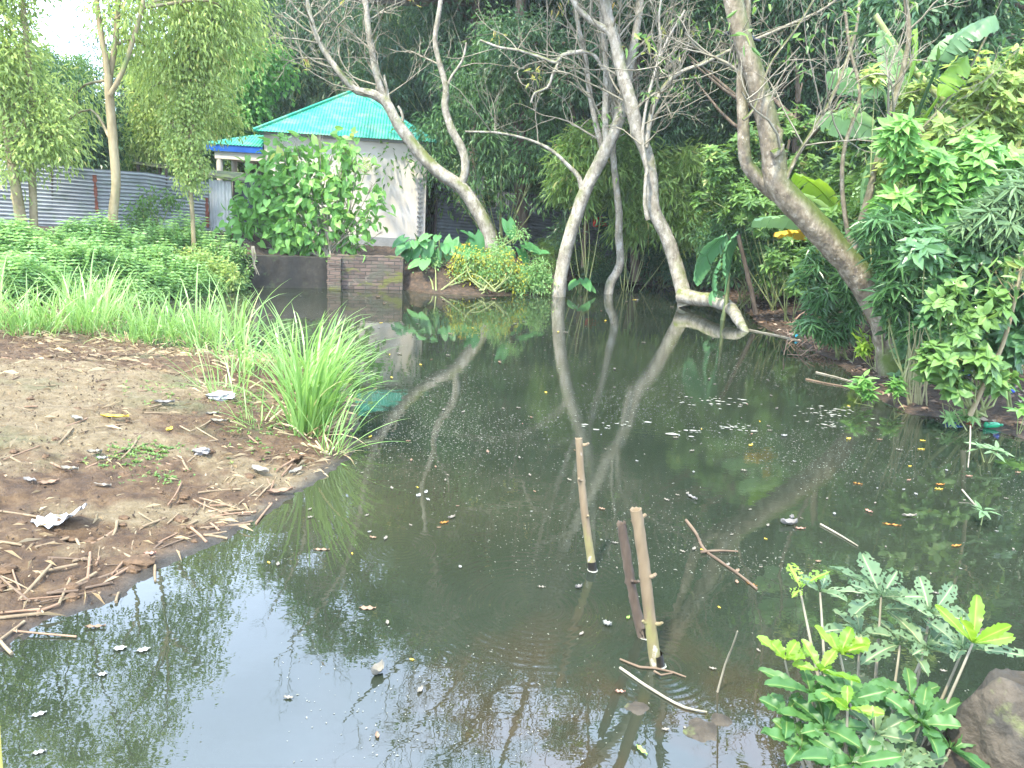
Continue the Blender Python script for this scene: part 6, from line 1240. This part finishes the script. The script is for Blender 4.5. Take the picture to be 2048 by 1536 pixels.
# litter on the right shore
def plas(c, rough=.3, name='plastic'): return noisemat(name, [(.3, tuple(x*.8 for x in c)), (.7, c)], scale=8, bump=.2, rough=rough, spec=.5)
b_ = onz(1985, 850, .03); bt = thing('plastic_bottle', 'green plastic bottle lying at the right waterline', 'bottle', b_); mb = MB(); ax = nrm([1, .15, .0])
tube(mb, [b_-ax*.08, b_-ax*.075, b_+ax*.04, b_+ax*.075, b_+ax*.09], [.012, .03, .031, .016, .012], 16, .02, .02, RNG(2)); mb.build('body', plas((.02,.32,.14), .2), bt, smooth=True)
mb = MB(); tube(mb, [b_+ax*.09, b_+ax*.108], [.015, .015], 12, .05); mb.build('cap', plas((.02,.25,.12)), bt, smooth=True)
crumple(1943, 845, .042, 51, plas((.55,.12,.04)), 'orange_ball', 'small battered orange ball floating at the right', 'ball', (1.1,1,.85), .02, True, .15)
crumple(1922, 758, .07, 52, plas((.03,.12,.35)), 'plastic_bag', 'dark blue plastic bag caught under the right shrubs', 'litter', (1.6,1,.5), .08, False, .5)
crumple(2016, 790, .06, 53, plas((.03,.06,.45)), 'plastic_bag', 'round deep blue plastic bag near the right photo edge', 'litter', (1,1,.8), .04, False, .3)
crumple(1594, 677, .035, 54, plas((.02,.45,.55)), 'bottle_cap_litter', 'small cyan plastic bit at the bank under the leaning trunk', 'litter', (1,1,.8), .02, False, .2)
# small plants standing in the water on the right
for k, (px, py, hz_, n, L_, lab, key) in enumerate(((1962,1050,.10,6,.11,'little water plant with five leaves near the right edge','grey'),(1975,925,.16,8,.12,'pale leafy plant in the water below the green bottle','grey'),(2035,870,.30,8,.17,'leafy sprig entering at the right photo edge above the water','heart'))):
    rg = RNG(1800+k); b_ = onz(px, py); root = thing('water_plant', lab, 'plant', b_); sm_ = MB(); lf = MB(); tips = []
    for j in range(3 if k else 1):
        p_ = b_+[rg.normal()*.07*(k > 0), rg.normal()*.07*(k > 0), hz_*rg.uniform(.7, 1.1)]; tube(sm_, [b_-[0,0,.05], p_], [.005, .003], 5, .1); tips.append((p_, np.array([0, -.15, 1.])))
    rosettes(lf, rg, tips, n, L_, L_*.36, 'lance', .2); sm_.build('stems', STEM, root); lf.build('leaves', G[key], root)

# ------------------------------------------------------------------ crow on the branch
BLK = noisemat('black_feathers', [(.3,(.010,.011,.016)),(.7,(.025,.028,.042))], scale=20, bump=.2, rough=.45, spec=.5)
Yc = 9.85; mb = MB(); cp = at(1482, 74, Yc); root = thing('crow', 'black crow perched behind the upper trunk of the mossy leaning tree', 'bird', cp)
tube(mb, [at(1447,71,Yc), at(1454,67,Yc), at(1464,68,Yc), at(1478,72,Yc), at(1494,75,Yc), at(1506,78,Yc)], [.010,.026,.030,.055,.054,.034], 12, .02, cap=True)
V = [at(1496,73,Yc-.02), at(1496,79,Yc-.02), at(1522,85,Yc-.02), at(1522,79,Yc-.02), at(1496,73,Yc+.02), at(1496,79,Yc+.02), at(1522,85,Yc+.02), at(1522,79,Yc+.02)]; mb.add(V, [[0,1,2,3],[7,6,5,4],[0,3,7,4],[1,5,6,2],[2,6,7,3],[0,4,5,1]]); mb.build('body', BLK, root, smooth=True)
mb = MB(); tube(mb, [at(1449,69,Yc), at(1438,73,Yc)], [.010,.003], 7, .1); mb.build('beak', WETB, root, smooth=True)
mb = MB(); tube(mb, [at(1478,78,Yc), at(1478,90,Yc)], [.005,.005], 5, .1); tube(mb, [at(1486,78,Yc), at(1486,92,Yc)], [.005,.005], 5, .1); mb.build('legs', WETB, root)

# ------------------------------------------------------------------ leafy plant in the foreground
def big_leaf(mb, rng, base, D, N, L_, W_, holes=0.0, droop=.25, pale=False):
    D = nrm(D); X = nrm(np.cross(D, N)); Zv = np.cross(X, D); nv, nu = 22, 9; V = np.zeros((nv, nu, 3)); vals = np.zeros((nv, nu)); ph_ = rng.random()*6; cv_ = rng.uniform(.1, .75)
    hn = rng.random(2)*40
    for i in range(nv):
        t = i/(nv-1); w_ = W_*(sin(pi*min(1, t**1.25*.93+.035))**.72)*(.62+.45*t)*1.05; ser = 1+.12*((i % 3)-1)*(t < .97)
        for k in range(nu):
            s = (k/(nu-1)-.5)*2; V[i, k] = base+X*s*w_/2*(ser if abs(s) > .9 else 1)+D*(t*L_)+Zv*(abs(s)*.20*W_-droop*L_*t*t+.07*W_*sin(t*16+ph_)*abs(s)+.03*W_*(mn.noise(Vector((t*5, s*3, ph_)))))
            vals[i, k] = (1.0 if abs(s) < .1 else cv_+.15*mn.noise(Vector((t*7, s*4, ph_*3))))
    idx_ = []; 
    for i in range(nv-1):
        for k in range(nu-1):
            t = i/(nv-1); s = (k+.5)/(nu-1)*2-1
            if holes and abs(s) > .2 and mn.noise(Vector((t*11+hn[0], s*4.2+hn[1], 1)))+(.25 if (i % 4) < 2 else -.25)*.6 > .42-holes: continue
            idx_.append([i*nu+k, i*nu+k+1, (i+1)*nu+k+1, (i+1)*nu+k])
    mb.add(V.reshape(-1, 3), idx_, np.clip(vals.ravel(), 0, 1))
G['fgreen'] = leafmat('plant_leaf', (.032,.095,.026), (.075,.17,.045), (.22,.27,.10), trans=.3, rough=.45, spec=.35)
G['fgrey'] = leafmat('eaten_plant_leaf', (.06,.11,.052), (.11,.17,.08), (.30,.31,.17), trans=.25, rough=.5, spec=.3)
G['flime'] = leafmat('new_plant_leaf', (.11,.23,.03), (.20,.32,.045), (.33,.33,.08), trans=.45, rough=.4)
rg = RNG(2000); fb = at(1800, 1560, 1.75); fb[2] = -.15; root = thing('leafy_water_plant', 'leafy plant with insect-eaten and lime-tipped leaves in the lower right foreground', 'plant', (fb[0], fb[1], 0)); stem_ = MB()
ros = [(1762,1195,2.15,9,.19,.072,'fgrey',.25,.10),(1640,1185,2.1,5,.13,.05,'fgrey',.1,.15),(1600,1180,2.1,3,.13,.055,'flime',.3,.2),(1570,1322,1.95,6,.12,.05,'flime',.0,.05),(1680,1310,1.95,6,.13,.055,'flime',.0,.0),(1640,1345,1.9,5,.11,.045,'flime',.0,.1),
       (1700,1400,1.85,8,.15,.06,'fgreen',.0,.15),(1620,1390,1.88,7,.14,.055,'fgreen',.0,.15),(1570,1430,1.85,5,.13,.055,'fgreen',.0,.2),(1695,1418,1.75,4,.09,.035,'flime',.0,.0),(1860,1230,2.1,7,.17,.065,'fgrey',.15,.2),(1850,1300,2.0,6,.16,.065,'fgrey',.1,.3),(1925,1300,1.95,7,.15,.06,'fgrey',.2,.2),
       (1945,1288,1.85,5,.15,.045,'flime',.0,.0),(1800,1290,2.05,6,.15,.06,'fgrey',.1,.3),(1720,1270,2.1,6,.14,.055,'fgrey',.12,.3),(1650,1460,1.8,8,.15,.06,'fgreen',.0,.2),(1750,1470,1.8,8,.15,.065,'fgrey',.0,.2),(1840,1450,1.8,8,.15,.06,'fgreen',.0,.2),(1900,1500,1.75,7,.14,.05,'fgreen',.0,.2),(1600,1500,1.75,6,.14,.06,'fgreen',.0,.25),(1700,1530,1.7,8,.15,.06,'fgreen',.0,.2),(1800,1540,1.7,8,.15,.06,'fgrey',.05,.2),(1820,1400,1.9,6,.14,.055,'fgreen',.0,.3)]
for (px, py, Yq, n, L_, W_, key, ho, dr) in ros:
    c_ = at(px, py, Yq); base_ = fb+[rg.normal()*.03, rg.normal()*.03, .2]; tube(stem_, [base_, base_*.45+c_*.55+[rg.normal()*.02, .03, -.05], c_], [.009, .006, .003], 6, .06); a0 = rg.random()*6
    for j in range(n):
        a = a0+2*pi*j/n+rg.normal()*.2; el = rg.uniform(.05, .75) if j % 2 else rg.uniform(.5, 1.1)*(1 if key == 'flime' else .6); D = np.array([cos(a)*cos(el), sin(a)*cos(el)*.9, sin(el)]); lf = MB()
        big_leaf(lf, rg, c_+D*.008, D, np.array([0, -.25, 1.])+rg.normal(size=3)*.25, L_*rg.uniform(.5, .98), W_*rg.uniform(.65, 1.0), ho*rg.choice([.6, 1, 1.5]) if ho else 0, dr+rg.uniform(-.05, .2)); lf.build('leaf', G[key], root, smooth=True)
stem_.build('stems', TWIG, root, smooth=True)
# yellow pole end at the lower left photo edge
mb = MB(); P = [at(8, 1700, 1.5), at(-2, 1560, 1.5), at(-8, 1455, 1.5)]; tube(mb, [P[0], P[2]], [.010, .008], 10, .1); ob = mb.build('bamboo_pole', noisemat('yellow_bamboo', [(.3,(.42,.36,.08)),(.7,(.58,.50,.14))], scale=5, bump=0), off=P[0], smooth=True); tag(ob, 'yellow bamboo pole tip cut off by the lower left photo edge', 'pole')

# ------------------------------------------------------------------ humid air
mb = MB(); mb.box((-125, -65, -2.5), (125, 165, 34)); m, n, o = newmat('humid_air'); pv = n.nodes.new('ShaderNodeVolumePrincipled'); pv.inputs['Color'].default_value = (.86, .93, .95, 1)
pv.inputs['Density'].default_value = .0010; pv.inputs['Anisotropy'].default_value = .2; n.links.new(pv.outputs[0], o.inputs['Volume'])
hz = mb.build('haze', m); tag(hz, 'thin humid haze filling the air over the pond and wood', kind='stuff')
